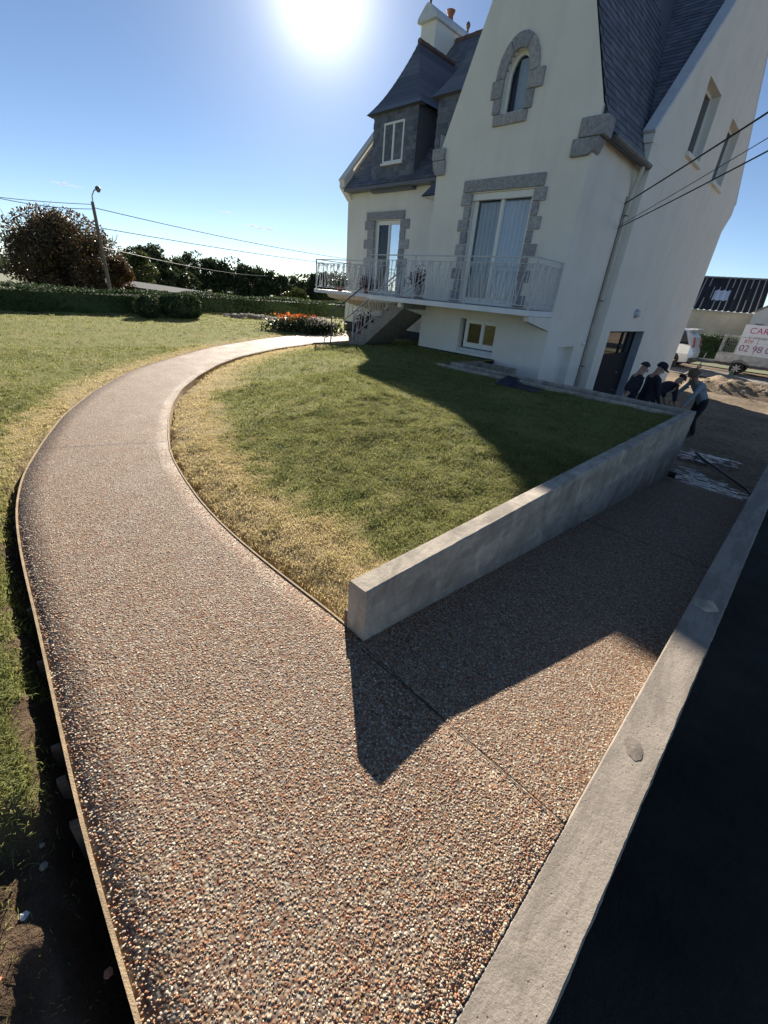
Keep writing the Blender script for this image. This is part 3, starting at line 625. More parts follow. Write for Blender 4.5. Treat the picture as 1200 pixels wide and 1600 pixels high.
w5 = MB(); panel(w5, (LX, 0, 0), (0, 1, 0), [(MY, 0), (BY, -1), (BY, 4.9), (17.03, 10.2), (12.3, 5.0), (MY, 4.7)], [], (0, 0, 0))
w5.build('left_gable_wall', 'plaster', house); w5 = MB(); panel(w5, (0, BY, 0), (1, 0, 0), rect(LX, GX - 0.01, -1.05, 4.9), [], (0, 0, 0)); w5.build('rear_wall', 'plaster', house); w5 = MB(); panel(w5, (FX0, 0, 0), (0, 1, 0), rect(FY + 0.002, MY, 0, 5.0), [], (0, 0, 0))
w5.build('left_side_wall', 'plaster', house)
MB().box(FX0 - 0.012, -5.95, FY - 0.014, FY + 0.1, -0.3, 0.27).box(-14.96, FX0 - 0.05, MY - 0.015, MY + 0.1, -0.1, 0.36).box(FX0 - 0.016, FX0 + 0.1, FY + 0.1, MY - 0.02, -0.1, 0.36).build('plinth', 'plinth', house)
# rooms behind the glass
MB().box(FX0 + 0.3, FX1 - 0.3, 11.0, 12.3, 1.4, 4.2).build('room', 'room_wall', house)
MB().box(LX + 0.3, -9.9, 14.4, 15.5, 1.3, 4.3).box(LX + 0.3, -9.9, 12.82, 14.4, 1.3, 1.42).build('room', 'room_wall', house)
for q in ((-7.5, -5.7, 10.9, 11.2, 0.1, 1.3), (-7.2, -6.0, 10.5, 10.6, 4.9, 6.4), (-5.6, -5.3, 14.3, 20, 5.0, 7.0)): MB().box(*q).build('room', 'dark_room', house)

# --- joinery
def frame_y(name, x0, x1, z0, z1, y, mull, t=0.06, trans=None, curtain=None):
    m = MB().box(x0, x0 + t, y, y + 0.07, z0, z1).box(x1 - t, x1, y, y + 0.07, z0, z1).box(x0 + t, x1 - t, y, y + 0.07, z1 - t, z1).box(x0 + t, x1 - t, y, y + 0.07, z0, z0 + t * 1.3)
    o = m.build(name, 'pvc', house, bevel=0.006); xs = [x0 + t] + list(mull) + [x1 - t]
    for k in mull: MB().box(k - 0.035, k + 0.035, y - 0.012, y + 0.06, z0 + t, z1 - t).build('mullion', 'pvc', o, bevel=0.005)
    for a, b in zip(xs[:-1], xs[1:]):
        sh = MB().box(a, a + 0.05, y + 0.01, y + 0.05, z0 + t, z1 - t).box(b - 0.05, b, y + 0.01, y + 0.05, z0 + t, z1 - t).box(a + .05, b - .05, y + 0.01, y + 0.05, z1 - t - 0.05, z1 - t).box(a + .05, b - .05, y + 0.01, y + 0.05, z0 + t * 1.3, z0 + t + 0.07)
        sh.build('sash', 'pvc', o); MB().add([(a, y + 0.03, z0 + t), (b, y + 0.03, z0 + t), (b, y + 0.03, z1 - t), (a, y + 0.03, z1 - t)], [(0, 1, 2, 3)]).build('pane', 'glass', o)
    return o
def drape(x0, x1, z0, z1, y, amp=0.03, wl=0.13):
    n = int((x1 - x0) / 0.012); vs = []
    for i in range(n + 1):
        x = x0 + (x1 - x0) * i / n
        for z, k in ((z0, 1.3), ((z0 + z1) / 2, 1.0), (z1, 0.7)): vs.append((x, y + amp * k * (math.sin(x / wl * 6.28 + 0.8 * math.sin(x * 9)) + 0.4 * math.sin(x / wl * 14)), z))
    MB().add(vs, [(3 * i + k, 3 * i + 3 + k, 3 * i + 4 + k, 3 * i + 1 + k) for i in range(n) for k in (0, 1)]).build('curtain', 'curtain', house, smooth=True)
frame_y('french_window', FW0 + 0.01, FW1 - 0.01, 1.48, FWZ - 0.005, 10.12, [(FW0 + FW1) / 2 - 0.02], 0.07)
MB().box(FW0 + 0.01, FW1 - 0.01, 10.04, 10.12, FWZ - 0.13, FWZ - 0.004).build('shutter_box', 'pvc', house)
drape(FW0 + 0.14, FW1 - 0.05, 1.5, 3.62, 10.22)
frame_y('french_window', LW[0] + 0.01, LW[1] - 0.01, 1.48, LW[3] - 0.005, MY + 0.1, [-12.75], 0.07); drape(-12.7, -12.15, 1.5, 3.7, MY + 0.24)
frame_y('basement_window', BW[0] + 0.1, BW[1] - 0.005, BW[2] + 0.06, BW[3] - 0.005, 10.13, [-6.53], 0.05)
MB().box(BW[0] - 0.0, BW[1] + 0.0, 9.99, 10.2, BW[2] - 0.06, BW[2] + 0.04).build('window_sill', 'coping_white', house, bevel=0.006)
# arched attic window
arc_in = [(-6.87, 5.18), (-6.43, 5.18)] + [(-6.65 + 0.22 * math.cos(a), 5.68 + 0.36 * math.sin(a)) for a in np.linspace(0, math.pi, 11)]
af = MB(); n = len(ARC)
for k in range(n):
    a, b, c_, d = ARC[k], ARC[(k + 1) % n], arc_in[(k + 1) % n], arc_in[k]
    af.add([(a[0], 10.12, a[1]), (b[0], 10.12, b[1]), (c_[0], 10.12, c_[1]), (d[0], 10.12, d[1]), (a[0], 10.18, a[1]), (b[0], 10.18, b[1]), (c_[0], 10.18, c_[1]), (d[0], 10.18, d[1])], [(0, 1, 2, 3), (3, 2, 6, 7), (4, 5, 6, 7)])
fr_ = af.build('arched_window', 'pvc', house); MB().add([(p[0], 10.15, p[1]) for p in arc_in], [tuple(range(len(arc_in)))]).build('pane', 'glass', fr_)
drape(-6.75, -6.4, 5.2, 6.0, 10.19, 0.015)
# right gable windows: frame set back, seen from the side
for y0, y1, z0, z1 in ((14.74, 16.06, 5.24, 6.67), (17.78, 19.1, 5.24, 6.67)):
    x = GX - 0.2; m = MB()
    for a, b, c_, d in ((y0, y0 + .07, z0, z1), (y1 - .07, y1, z0, z1), (y0 + .07, y1 - .07, z1 - .07, z1), (y0 + .07, y1 - .07, z0, z0 + .08), ((y0 + y1) / 2 - .04, (y0 + y1) / 2 + .04, z0 + .08, z1 - .07)): m.box(x - .06, x, a, b, c_, d)
    o = m.build('window_frame', 'pvc', house, bevel=0.006)
    MB().add([(x - .03, y0 + .07, z0 + .08), (x - .03, y1 - .07, z0 + .08), (x - .03, y1 - .07, z1 - .07), (x - .03, y0 + .07, z1 - .07)], [(0, 1, 2, 3)]).build('pane', 'dark_glass', o)
    MB().prism([(GX - 0.2, y0 - 0.06, z0 + 0.05), (GX + 0.09, y0 - 0.06, z0 + 0.02), (GX + 0.09, y0 - 0.06, z0 - 0.07), (GX - 0.2, y0 - 0.06, z0 - 0.07)], (0, y1 - y0 + 0.12, 0)).build('window_sill', 'plaster', house, bevel=0.01)
# dark door in the right gable with glazed top lights
x = GX - 0.24; dd = MB(); dd.box(x - .05, x, D0, D0 + 0.16, -0.99, DZ).box(x - .05, x, D1 - 0.12, D1, -0.99, DZ).box(x - .05, x, D0 + .16, D1 - .12, -0.99, 0.45).box(x - .05, x, D0 + .16, D1 - .12, DZ - 0.06, DZ)
dd.box(x - .05, x + .004, 15.05, 15.2, 0.45, DZ - 0.06).box(x - .05, x + .004, 15.62, 15.74, -0.4, DZ - 0.06)
door = dd.build('door', 'dark_door', house, bevel=0.006)
MB().add([(x - .02, D0 + .16, .45), (x - .02, D1 - .12, .45), (x - .02, D1 - .12, DZ - .06), (x - .02, D0 + .16, DZ - .06)], [(0, 1, 2, 3)]).build('pane', 'dark_glass', door)
MB().box(GX - 0.24, GX - 0.004, D1 - 0.006, D1 - 0.001, -0.99, DZ).build('door_reveal', 'reveal_grey', house)
MB().tube([(x + .03, 15.5, -0.15), (x + .05, 15.5, -0.15), (x + .05, 15.38, -0.15)], 0.012).build('door_handle', 'alloy', door)
# small side door
x = FX1 - 0.2; sd_ = MB().box(x - .05, x, 10.7, 10.78, -0.99, .72).box(x - .05, x, 11.55, 11.63, -.99, .72).box(x - .05, x, 10.78, 11.55, .64, .72).box(x - .045, x - .012, 10.78, 11.55, -.99, .64).box(x - .05, x + .003, 11.12, 11.2, -.99, .64)
sd_.build('side_door', 'pvc', house, bevel=0.004)
# front door behind the arch
MB().box(-9.74, -8.76, MY + 0.14, MY + 0.2, 1.47, 3.66).build('front_door', 'wood_old', house)

# --- granite: lintels, quoins, arch, kneelers
yblock(-7.602, -5.543, 3.80, 4.03, FY, 0.05)
def quoins(xin, sgn, z0, z1, y, wide, narrow, n, first_wide=True, d=0.045):
    hh = (z1 - z0) / n
    for k in range(n):
        wdt = (wide if (k % 2 == 0) == first_wide else narrow) * random.uniform(0.92, 1.08); zb = z1 - (k + 1) * hh + 0.009; zt = z1 - k * hh - 0.009
        x0, x1 = (xin - wdt, xin + 0.006) if sgn < 0 else (xin - 0.006, xin + wdt); yblock(x0, x1, zb, zt, y, d + random.uniform(-0.008, 0.008))
quoins(FW0, -1, 1.5, 3.79, FY, 0.27, 0.17, 9); quoins(FW1, 1, 1.5, 3.79, FY, 0.28, 0.15, 9)
yblock(-13.826, -11.935, 3.83, 4.06, MY, 0.05)
quoins(LW[0], -1, 1.48, 3.82, MY, 0.5, 0.34, 8); quoins(LW[1], 1, 1.48, 3.82, MY, 0.42, 0.25, 8)
quoins(-9.75, -1, 1.48, 3.1, MY, 0.36, 0.2, 6)
def vouss(cx, cz, ri, ro, zi, zo, y, a0, a1, n):
    for k in range(n):
        p = a0 + (a1 - a0) * k / n + 0.012; q = a0 + (a1 - a0) * (k + 1) / n - 0.012; t = np.linspace(p, q, 5)
        pl = [(cx + ro * math.cos(a), y - .05, cz + zo * math.sin(a)) for a in t] + [(cx + ri * math.cos(a), y - .05, cz + zi * math.sin(a)) for a in t[::-1]]
        stone(pl, (0, 0.11, 0))
vouss(-9.25, 3.1, 0.5, 0.75, 0.55, 0.8, MY, 0.02, math.pi - 0.02, 5)
vouss(-6.65, 5.68, 0.28, 0.49, 0.42, 0.66, FY, 0.0, math.pi, 3)
yblock(-7.21, -6.935, 5.39, 5.68, FY); yblock(-7.12, -6.935, 5.13, 5.38, FY); yblock(-6.365, -6.02, 5.43, 5.72, FY); yblock(-6.365, -6.19, 5.13, 5.42, FY)
yblock(-7.06, -6.26, 4.93, 5.115, FY, 0.06)
# kneelers at the feet of the front gable
def kneeler(x0, x1, z0, z1, cut=0.0, side=1):
    pl = [(x0, FY - .09, z0), (x1, FY - .09, z0), (x1, FY - .09, z1), (x0, FY - .09, z1)]
    if cut: pl = [(x0, FY - .09, z0), (x1 - cut, FY - .09, z0), (x1 - cut * .35, FY - .09, z0 + (z1 - z0) * .3), (x1, FY - .09, z1 - .02), (x1, FY - .09, z1), (x0, FY - .09, z1)] if side > 0 else [(x0 + cut, FY - .09, z0), (x1, FY - .09, z0), (x1, FY - .09, z1), (x0, FY - .09, z1), (x0, FY - .09, z1 - .02), (x0 + cut * .35, FY - .09, z0 + (z1 - z0) * .3)]
    stone(pl, (0, 0.36, 0), bev=0.02)
kneeler(-5.01, -4.49, 4.49, 4.79); kneeler(-5.10, -4.58, 4.21, 4.48, 0.18)
kneeler(-8.66, -8.30, 4.49, 4.72); kneeler(-8.62, -8.26, 4.20, 4.48, 0.12, -1)

# --- slate roofs: overlapping courses laid slate by slate on a base plane
def slates(O, U, S, poly, expo=0.135, sw=0.22, t=0.014, name='slate_courses', parent=None, base=True):
    O = Vector(O); U = Vector(U).normalized(); S = Vector(S).normalized(); N = U.cross(S).normalized()
    if N.z < 0: N = -N
    m = MB(); us = [p[0] for p in poly]; vs_ = [p[1] for p in poly]
    v = min(vs_); row = 0
    while v < max(vs_):
        u = min(us) - sw * (0.5 if row % 2 else 0.0); row += 1
        while u < max(us):
            u0, u1 = u, u + sw - 0.004; u += sw
            if not inpoly(((u0 + u1) / 2, v + expo * 0.5), poly): continue
            j = random.uniform(-0.004, 0.004); a = t + random.uniform(0, 0.006); b0 = 0.004
            q = [O + U * u0 + S * (v + j) + N * a, O + U * u1 + S * (v + j) + N * a, O + U * u1 + S * (v + expo * 1.25) + N * b0, O + U * u0 + S * (v + expo * 1.25) + N * b0, O + U * u0 + S * (v + j), O + U * u1 + S * (v + j)]
            m.add(q, [(0, 1, 2, 3), (4, 5, 1, 0)])
        v += expo
    o = m.build(name, 'slate', parent, fix=False); o['kind'] = 'stuff'; return o
def roof_plane(name, pts, parent=house):
    return MB().add(pts, [tuple(range(len(pts)))]).build(name, 'slate', parent, fix=False)
RS = Vector((0, 1, 1.088)).normalized(); EZ, EY = 4.78, 12.22; L_ = (Vector((0, 17.03, 0)) - Vector((0, EY, 0))).length * math.sqrt(1 + 1.088 ** 2); RZ = EZ + (17.03 - EY) * 1.088
mr = roof_plane('main_roof', [(LX + 0.1, EY, EZ), (GX - 0.2, EY, EZ), (GX - 0.2, 17.03, RZ), (LX + 0.1, 17.03, RZ)])
slates((0, EY, EZ), (1, 0, 0), RS, rect(LX + 0.1, GX - 0.25, 0.0, L_), parent=mr)
roof_plane('rear_roof', [(LX, 21.9, 4.75), (GX - 0.2, 21.9, 4.75), (GX - 0.2, 17.03, RZ), (LX, 17.03, RZ)])
# ridge tiles, one by one
for k in range(22):
    x = LX + 0.7 + k * 0.44
    MB().lathe([(0.085, 0), (0.095, 0.02), (0.085, 0.05), (0.08, 0.40), (0.085, 0.43)], (x, 17.03, RZ + 0.02), 8, 'x').build('ridge_tile', 'ridge_tile', mr)
# projecting gable roof
slp = (AX - 0.03, AZ - 0.05); ex_r = -4.53; ez_r = 4.62
pr = roof_plane('gable_roof', [(AX, FY + 0.06, AZ - 0.05), (ex_r, FY + 0.06, ez_r), (ex_r, 14.0, ez_r), (AX, 17.0, AZ - 0.05)])
Sg = Vector((AX - ex_r, 0, AZ - 0.05 - ez_r)); slates((ex_r, 0, ez_r), (0, 1, 0), Sg, rect(FY + 0.08, 14.2, 0.0, Sg.length), parent=pr)
roof_plane('gable_roof', [(AX, FY + 0.06, AZ - 0.05), (-8.55, FY + 0.06, 4.5), (-8.55, 14.0, 4.5), (AX, 17.0, AZ - 0.05)])
# gable copings (right gable and left gable)
def coping(x0, x1, pts, name='coping', mat='coping_white', th=0.07):
    m = MB()
    for a, b in zip(pts[:-1], pts[1:]):
        a = Vector((0, *a)); b = Vector((0, *b)); d = (b - a).normalized(); n_ = Vector((0, -d.z, d.y)) * th
        if n_.z < 0: n_ = -n_
        q = [a, b, b + n_, a + n_]; m.add([(x0, p.y, p.z) for p in q] + [(x1, p.y, p.z) for p in q], [(0, 1, 2, 3), (4, 5, 6, 7), (0, 1, 5, 4), (1, 2, 6, 5), (2, 3, 7, 6), (3, 0, 4, 7)])
    m.build(name, mat, house, bevel=0.01)
coping(GX - 0.25, GX + 0.012, [(12.28, 5.06), (17.03, 10.26), (21.98, 5.3)])
MB().box(GX - 0.26, GX + 0.006, 12.32, MY - 0.003, 4.53, 4.9).prism([(GX - 0.262, 12.28, 4.9), (GX - 0.262, MY, 4.9), (GX - 0.262, MY, 5.36), (GX - 0.262, 12.30, 5.08)], (0.272, 0, 0)).build('kneeler', 'plaster', house, bevel=0.01)
MB().box(GX - 0.25, GX + 0.003, 12.6, 16.8, 4.7, 4.9).prism([(GX - 0.2, 12.5, 4.8), (GX - 0.2, 17.03, 9.7), (GX - 0.2, 17.03, 10.25), (GX - 0.2, 12.5, 5.25)], (0.19, 0, 0)).build('parapet', 'plaster', house)
coping(LX - 0.06, LX + 0.24, [(12.2, 4.98), (17.03, 10.2), (21.9, 5.2)], mat='plaster', th=0.08)
MB().prism([(LX - 0.05, 12.62, 4.44), (LX - 0.05, 12.2, 4.82), (LX - 0.05, 12.2, 5.06), (LX - 0.05, 12.62, 5.5)], (0.27, 0, 0)).build('kneeler', 'plaster', house, bevel=0.01)
MB().prism([(LX + 0.02, 12.5, 4.7), (LX + 0.02, 17.03, 9.7), (LX + 0.02, 17.03, 10.2), (LX + 0.02, 12.5, 5.2)], (0.19, 0, 0)).build('parapet', 'plaster', house)
MB().box(LX + 0.2, FX0 - 0.3, EY - 0.01, MY, EZ - 0.1, EZ - 0.015).build('eaves_board', 'slate', house)
# gutter and downpipe
gt = MB(); n = 8
prof = [(-4.47 + 0.075 * math.cos(a), 4.57 + 0.085 * math.sin(a)) for a in np.linspace(math.pi * 1.0, math.pi * 2.0, n)]
gt.add([(px, y, pz - (y - 10.3) * 0.01) for y in (10.3, 12.55) for px, pz in prof], [(i, i + 1, n + i + 1, n + i) for i in range(n - 1)] + [tuple(range(n)), tuple(range(n, 2 * n))])
gt.build('gutter', 'zinc', house); MB().bar((-4.60, 10.3, 4.60), (-4.60, 12.55, 4.58), 0.05, 0.14).build('eaves_board', 'zinc', house)
MB().tube([(-4.49, 12.25, 4.5), (-4.5, 12.27, 4.42), (-4.60, 12.4, 4.22), (-4.63, 12.44, 4.05), (-4.63, 12.44, -1.0)], 0.042, 10).build('downpipe', 'pipe_cream', house, smooth=True)
for z in (3.6, 1.8, 0.2): MB().lathe([(0.05, -0.012), (0.05, 0.012)], (-4.63, 12.44, z), 12).build('pipe_clip', 'zinc', house)
MB().tube([(-4.67, 12.30, 3.95), (-4.665, 12.31, 3.4), (-4.665, 12.31, 2.0), (-4.665, 12.31, -0.9)], 0.010, 5).build('service_cable', 'cable', house)
MB().lathe([(0.055, 0), (0.055, 0.03), (0.03, 0.06)], (-4.685, 12.12, 0.78), 10, 'x').build('meter_cover', 'pvc', house)
# wall lamp
lp = MB().lathe([(0.13, 0), (0.13, 0.035), (0.11, 0.05)], (GX, 14.84, 1.58), 16, 'x').build('wall_lamp', 'alloy', house, smooth=False)
MB().lathe([(0.10, 0.045), (0.095, 0.09), (0.07, 0.125), (0.03, 0.14)], (GX, 14.84, 1.58), 16, 'x').build('lamp_glass', 'lamp_glass', lp, smooth=True)
# --- dormers: slate-hung cheeks, hipped bell-cast roofs
def dormer(cx, hw, win):
    b0 = MB().box(cx - hw, cx + hw, 12.40, 14.2, 4.6, 6.68); o = b0.build('dormer', 'slate', house)
    slates((cx, 12.385, 4.86), (1, 0, 0), (0, 0.0001, 1), [p for p in rect(-hw, hw, 0.0, 1.75)], 0.12, 0.18, 0.008, parent=o)
    # hip roof: loft of rectangles from flared eaves to the ridge
    e = 0.18; prof = []
    for k in range(13):
        t = k / 12; z = 6.66 + (8.46 - 6.66) * t; f = (1 - t) ** 1.12; fl = 0.16 * (1 - t) ** 5
        prof.append((hw * f + (e) * f * 0 + fl + e * 0.2 * f, 13.2 - (13.2 - 12.40) * f - fl, z))
    m = MB()
    for (w0, y0, z0), (w1, y1, z1) in zip(prof[:-1], prof[1:]):
        up = 0.012
        m.add([(cx - w0 - up, y0 - up, z0 - up), (cx + w0 + up, y0 - up, z0 - up), (cx + w1, y1, z1), (cx - w1, y1, z1)], [(0, 1, 2, 3)])
        m.add([(cx + w0 + up, y0 - up, z0 - up), (cx + w0 + up, 16.2, z0 - up), (cx + w1, 16.2, z1), (cx + w1, y1, z1)], [(0, 1, 2, 3)])
        m.add([(cx - w0 - up, 16.2, z0 - up), (cx - w0 - up, y0 - up, z0 - up), (cx - w1, y1, z1), (cx - w1, 16.2, z1)], [(0, 1, 2, 3)])
    w0, y0, z0 = prof[0]; m.add([(cx - w0, y0, z0 - 0.015), (cx + w0, y0, z0 - 0.015), (cx + w0, 12.5, z0 - 0.03), (cx - w0, 12.5, z0 - 0.03)], [(0, 1, 2, 3)])
    m.build('hip_roof', 'slate', o, fix=False)
    for k in range(5): MB().lathe([(0.07, 0), (0.08, 0.02), (0.07, 0.05), (0.066, 0.32), (0.07, 0.35)], (cx, 13.2 + k * 0.36, 8.47), 8, 'y').build('ridge_tile', 'ridge_tile', o)
    if win:
        x0, x1, z0, z1 = win; y = 12.36; t = 0.06
        f = MB().box(x0, x0 + t, y, y + .05, z0, z1).box(x1 - t, x1, y, y + .05, z0, z1).box(x0 + t, x1 - t, y, y + .05, z1 - t, z1).box(x0 + t, x1 - t, y, y + .05, z0, z0 + t).box((x0 + x1) / 2 - .04, (x0 + x1) / 2 + .04, y - .005, y + .05, z0 + t, z1 - t).box(x0 - .03, x1 + .03, y - .06, y + .02, z0 - .06, z0 - .002)
        f.build('dormer_window', 'pvc', o, bevel=0.005)
        MB().add([(x0 + t, y + .02, z0 + t), (x1 - t, y + .02, z0 + t), (x1 - t, y + .02, z1 - t), (x0 + t, y + .02, z1 - t)], [(0, 1, 2, 3)]).build('pane', 'dark_glass', o)
dormer(-12.53, 0.98, (-12.98, -12.07, 5.34, 6.38)); dormer(-9.85, 0.92, None)
# chimney with gabled cap, finials and pot, at the left gable
ch = MB().box(-15.0, -14.3, 15.85, 18.25, 8.3, 10.30).build('chimney', 'plaster', house, bevel=0.01)
cp_ = MB(); 
for y0, y1, o_ in ((15.72, 18.38, 0.09),):
    cp_.prism([(-15.0 - o_, y0, 10.24), (-14.3 + o_, y0, 10.24), (-14.3 + o_, y0, 10.36), (-14.55, y0, 10.66), (-14.65, y0, 10.7), (-14.75, y0, 10.66), (-15.0 - o_, y0, 10.36)], (0, y1 - y0, 0))
cp_.build('chimney_cap', 'coping_white', ch, bevel=0.012)
for y, r in ((15.86, 0.085), (18.1, 0.08)): MB().lathe([(0.05, 0), (0.04, 0.1), (0.05, 0.14), (r, 0.19), (r * 1.08, 0.25), (r * 0.7, 0.32), (0.02, 0.35)], (-14.65, y, 10.66), 12).build('finial', 'ridge_tile', ch, smooth=True)
MB().lathe([(0.11, 0), (0.10, 0.14), (0.15, 0.24), (0.17, 0.28), (0.13, 0.29)], (-14.65, 17.0, 10.64), 12).build('chimney_pot', 'terracotta', ch, smooth=True)
# hood over the front door
hd = MB(); hx0, hx1 = -10.55, FX0 - 0.02
hd.add([(hx0 + 0.35, 12.3, 4.84), (hx1, 12.3, 4.84), (hx1, 11.75, 4.28), (hx0, 11.75, 4.22), (hx0 + 0.35, 12.58, 4.84), (hx0 + 0.55, 12.58, 4.06), (hx1, 12.58, 4.1)], [(0, 1, 2, 3), (0, 3, 5, 4)])
hd.build('door_hood', 'slate', house, fix=False); MB().add([(hx0 + 0.02, 11.77, 4.20), (hx1, 11.77, 4.26), (hx1, 12.59, 4.08), (hx0 + 0.56, 12.59, 4.04)], [(0, 1, 2, 3)]).build('hood_soffit', 'plaster', house, fix=False)

# --- balcony, stair and ironwork
SZ = 1.47
bal = MB().box(-8.5, FX1 - 0.002, 8.87, FY - 0.002, SZ - 0.11, SZ).box(-9.6, -8.5, 8.87, 9.06, SZ - 0.11, SZ - 0.001).build('balcony', 'slab_white', house, bevel=0.008)
MB().box(-8.45, FX1 - 0.06, 9.0, FY - 0.004, SZ + 0.001, SZ + 0.012).build('floor_tiles', 'stair_stone', bal)
MB().box(-14.05, -9.6, 10.35, MY - 0.002, SZ - 0.11, SZ - 0.002).box(-9.6, FX0 - 0.02, 10.25, MY - 0.002, SZ - 0.11, SZ - 0.003).build('landing', 'slab_white', house, bevel=0.008)
MB().prism([(FX1 - 0.12, 8.7 + 0.22, SZ - 0.115), (FX1 - 0.12, FY - 0.003, SZ - 0.115), (FX1 - 0.12, FY - 0.003, 1.07), (FX1 - 0.12, 8.98, 1.25)], (0.117, 0, 0)).build('balcony_bracket', 'plaster', house, bevel=0.006)
MB().prism([(FX0 + 0.0, 8.98, SZ - 0.115), (FX0 + 0.0, FY - 0.003, SZ - 0.115), (FX0 + 0.0, FY - 0.003, 1.07), (FX0 + 0.0, 8.98, 1.25)], (0.12, 0, 0)).build('balcony_bracket', 'plaster', house, bevel=0.006)
MB().prism([(-13.5, 10.5, SZ - 0.115), (-13.5, MY - .02, SZ - 0.115), (-13.5, MY - .02, 0.9), (-13.5, 10.6, 1.25)], (3.4, 0, 0)).build('balcony_bracket', 'plaster', house)
def scroll(c, r, turns, d, ax, start=0.0):
    n = int(10 * turns); return [Vector(c) + (Vector(ax) * math.cos(start + d * 6.283 * turns * i / n) + Vector((0, 0, 1)) * math.sin(start + d * 6.283 * turns * i / n)) * r * (1 - 0.6 * i / n) for i in range(n + 1)]
def bar_mesh(kind, h, ax):
    m = MB(); ax = Vector(ax); r = 0.0095; sl = {0: 0.06, 1: -0.06, 2: 0.015}[kind]
    m.tube([(-ax * sl), (ax * sl + Vector((0, 0, h)))], r, 5)
    if kind != 2:
        m.tube(scroll(ax * (sl * 1.0 + 0.032) + Vector((0, 0, h - 0.045)), 0.042, 1.2, 1 if kind else -1, ax, math.pi / 2), r * 0.8, 4)
        m.tube(scroll(ax * (-sl - 0.032) + Vector((0, 0, 0.045)), 0.038, 1.2, -1 if kind else 1, ax, -math.pi / 2), r * 0.8, 4)
    return m.mesh('baluster', 'rail_paint')
RAILM = {}
def railing(a, b, zb, h, parent, posts=1.6, zb2=None):
    """rails, posts and bent balusters between a and b; zb2 gives a sloping run"""
    a = Vector((*a, zb)); b = Vector((*b, zb if zb2 is None else zb2)); d = b - a; Lr = Vector((d.x, d.y, 0)).length; ax = Vector((d.x, d.y, 0)).normalized()
    for z, t in ((h, 0.024), (h - 0.11, 0.014), (0.08, 0.016)): MB().bar(a + Vector((0, 0, z)), b + Vector((0, 0, z)), t * 1.5, t).build('rail', 'rail_paint', parent)
    npst = max(1, round(Lr / posts))
    for k in range(npst + 1):
        p = a + d * k / npst; MB().bar(p, p + Vector((0, 0, h)), 0.022, 0.022, up=(1, 0, 0)).build('post', 'rail_paint', parent)
    n = max(2, int(Lr / 0.105)); key = (round(ax.x, 2), round(ax.y, 2), round(h, 2))
    if key not in RAILM: RAILM[key] = [bar_mesh(k, h - 0.11 - 0.08, ax) for k in range(3)]
    for k in range(n):
        p = a + d * (k + 0.5) / n; o = bpy.data.objects.new('baluster', RAILM[key][(0, 1, 0, 2, 1, 0, 1, 2)[k % 8]]); C.objects.link(o); o.parent = parent; o.location = p + Vector((0, 0, 0.08))
railing((-9.57, 8.90), (-4.74, 8.90), SZ, 0.945, bal); railing((-4.74, 8.92), (-4.74, 9.98), SZ, 0.945, bal, 1.1)
land = house.children[-1]
lr_ = [o for o in house.children if o.name.startswith('landing')][0]
railing((-13.98, 10.40), (-10.35, 10.40), SZ, 0.92, lr_); railing((-13.98, 10.42), (-13.98, 12.55), SZ, 0.92, lr_)
# stair
NSt = 8; st = MB(); run = 0.27; rise = (SZ - 0.02) / NSt; sx0 = -10.55; prof = []
for k in range(NSt): prof += [(sx0 + k * run, 0.02 + k * rise), (sx0 + k * run, 0.02 + (k + 1) * rise)]
top = (sx0 + NSt * run, SZ - 0.01); prof = [(p[0], p[1]) for p in prof] + [(top[0] - 0.0, SZ - 0.012), (top[0], SZ - 0.25), (sx0 + 0.45, 0.0 - 0.05), (sx0, -0.1)]
stair = MB().prism([(px, 9.08, pz) for px, pz in prof], (0, 1.1, 0)).build('staircase', 'stair_stone', house)
for k in range(NSt): MB().box(sx0 + k * run - 0.03, sx0 + (k + 1) * run, 9.06, 10.2, 0.02 + (k + 1) * rise + 0.001, 0.02 + (k + 1) * rise + 0.022).build('step', 'stair_stone', stair, bevel=0.005)
railing((sx0 + 0.15, 9.1), (sx0 + NSt * run - 0.1, 9.1), 0.25, 0.72, stair, 2.2, SZ - 0.02)
railing((sx0 + 0.15, 10.2), (sx0 + NSt * run - 0.1, 10.2), 0.25, 0.72, stair, 2.2, SZ - 0.02)
# free guide rail with its forked foot on the path
gr = MB().tube([(-10.72, 8.50, 0.02), (-10.70, 8.52, 0.30), (-10.70, 8.52, 0.88), (-10.66, 8.54, 0.98), (-10.55, 8.58, 1.05), (-9.6, 8.88, 1.75)], 0.018, 8).tube([(-10.82, 8.32, 0.0), (-10.8, 8.36, 0.22), (-10.70, 8.52, 0.32)], 0.016, 6)
gr.tube([(-10.70, 8.52, 0.45), (-9.9, 8.78, 1.05)], 0.010, 5)
for k in range(5): t = 0.15 + k * 0.17; gr.tube([(-10.70 + 0.8 * t, 8.52 + 0.26 * t, 0.45 + 0.6 * t), (-10.64 + 0.8 * t, 8.54 + 0.26 * t, 1.02 + 0.6 * t)], 0.006, 5)
gr.build('guide_rail', 'zinc', house)
# service wires to the corner of the house
def wire(name, a, b, sag, r, lab, n=24):
    a = Vector(a); b = Vector(b); p = [a.lerp(b, i / n) - Vector((0, 0, sag * 4 * (i / n) * (1 - i / n))) for i in range(n + 1)]
    return one(name, MB().tube(p, r, 5), 'cable', lab, 'cable')
wire('overhead_cable', (-4.645, 12.2, 3.8), (1.6, 4.75, 4.62), 0.05, 0.014, 'thick black cable, uppermost of the three reaching the house corner')
wire('overhead_cable', (-4.645, 12.2, 3.37), (1.8, 4.6, 4.44), 0.05, 0.006, 'thinnest black wire, middle of the three reaching the house corner')
wire('overhead_cable', (-4.645, 12.2, 3.33), (1.85, 4.6, 4.16), 0.06, 0.011, 'lowest black cable reaching the house corner')

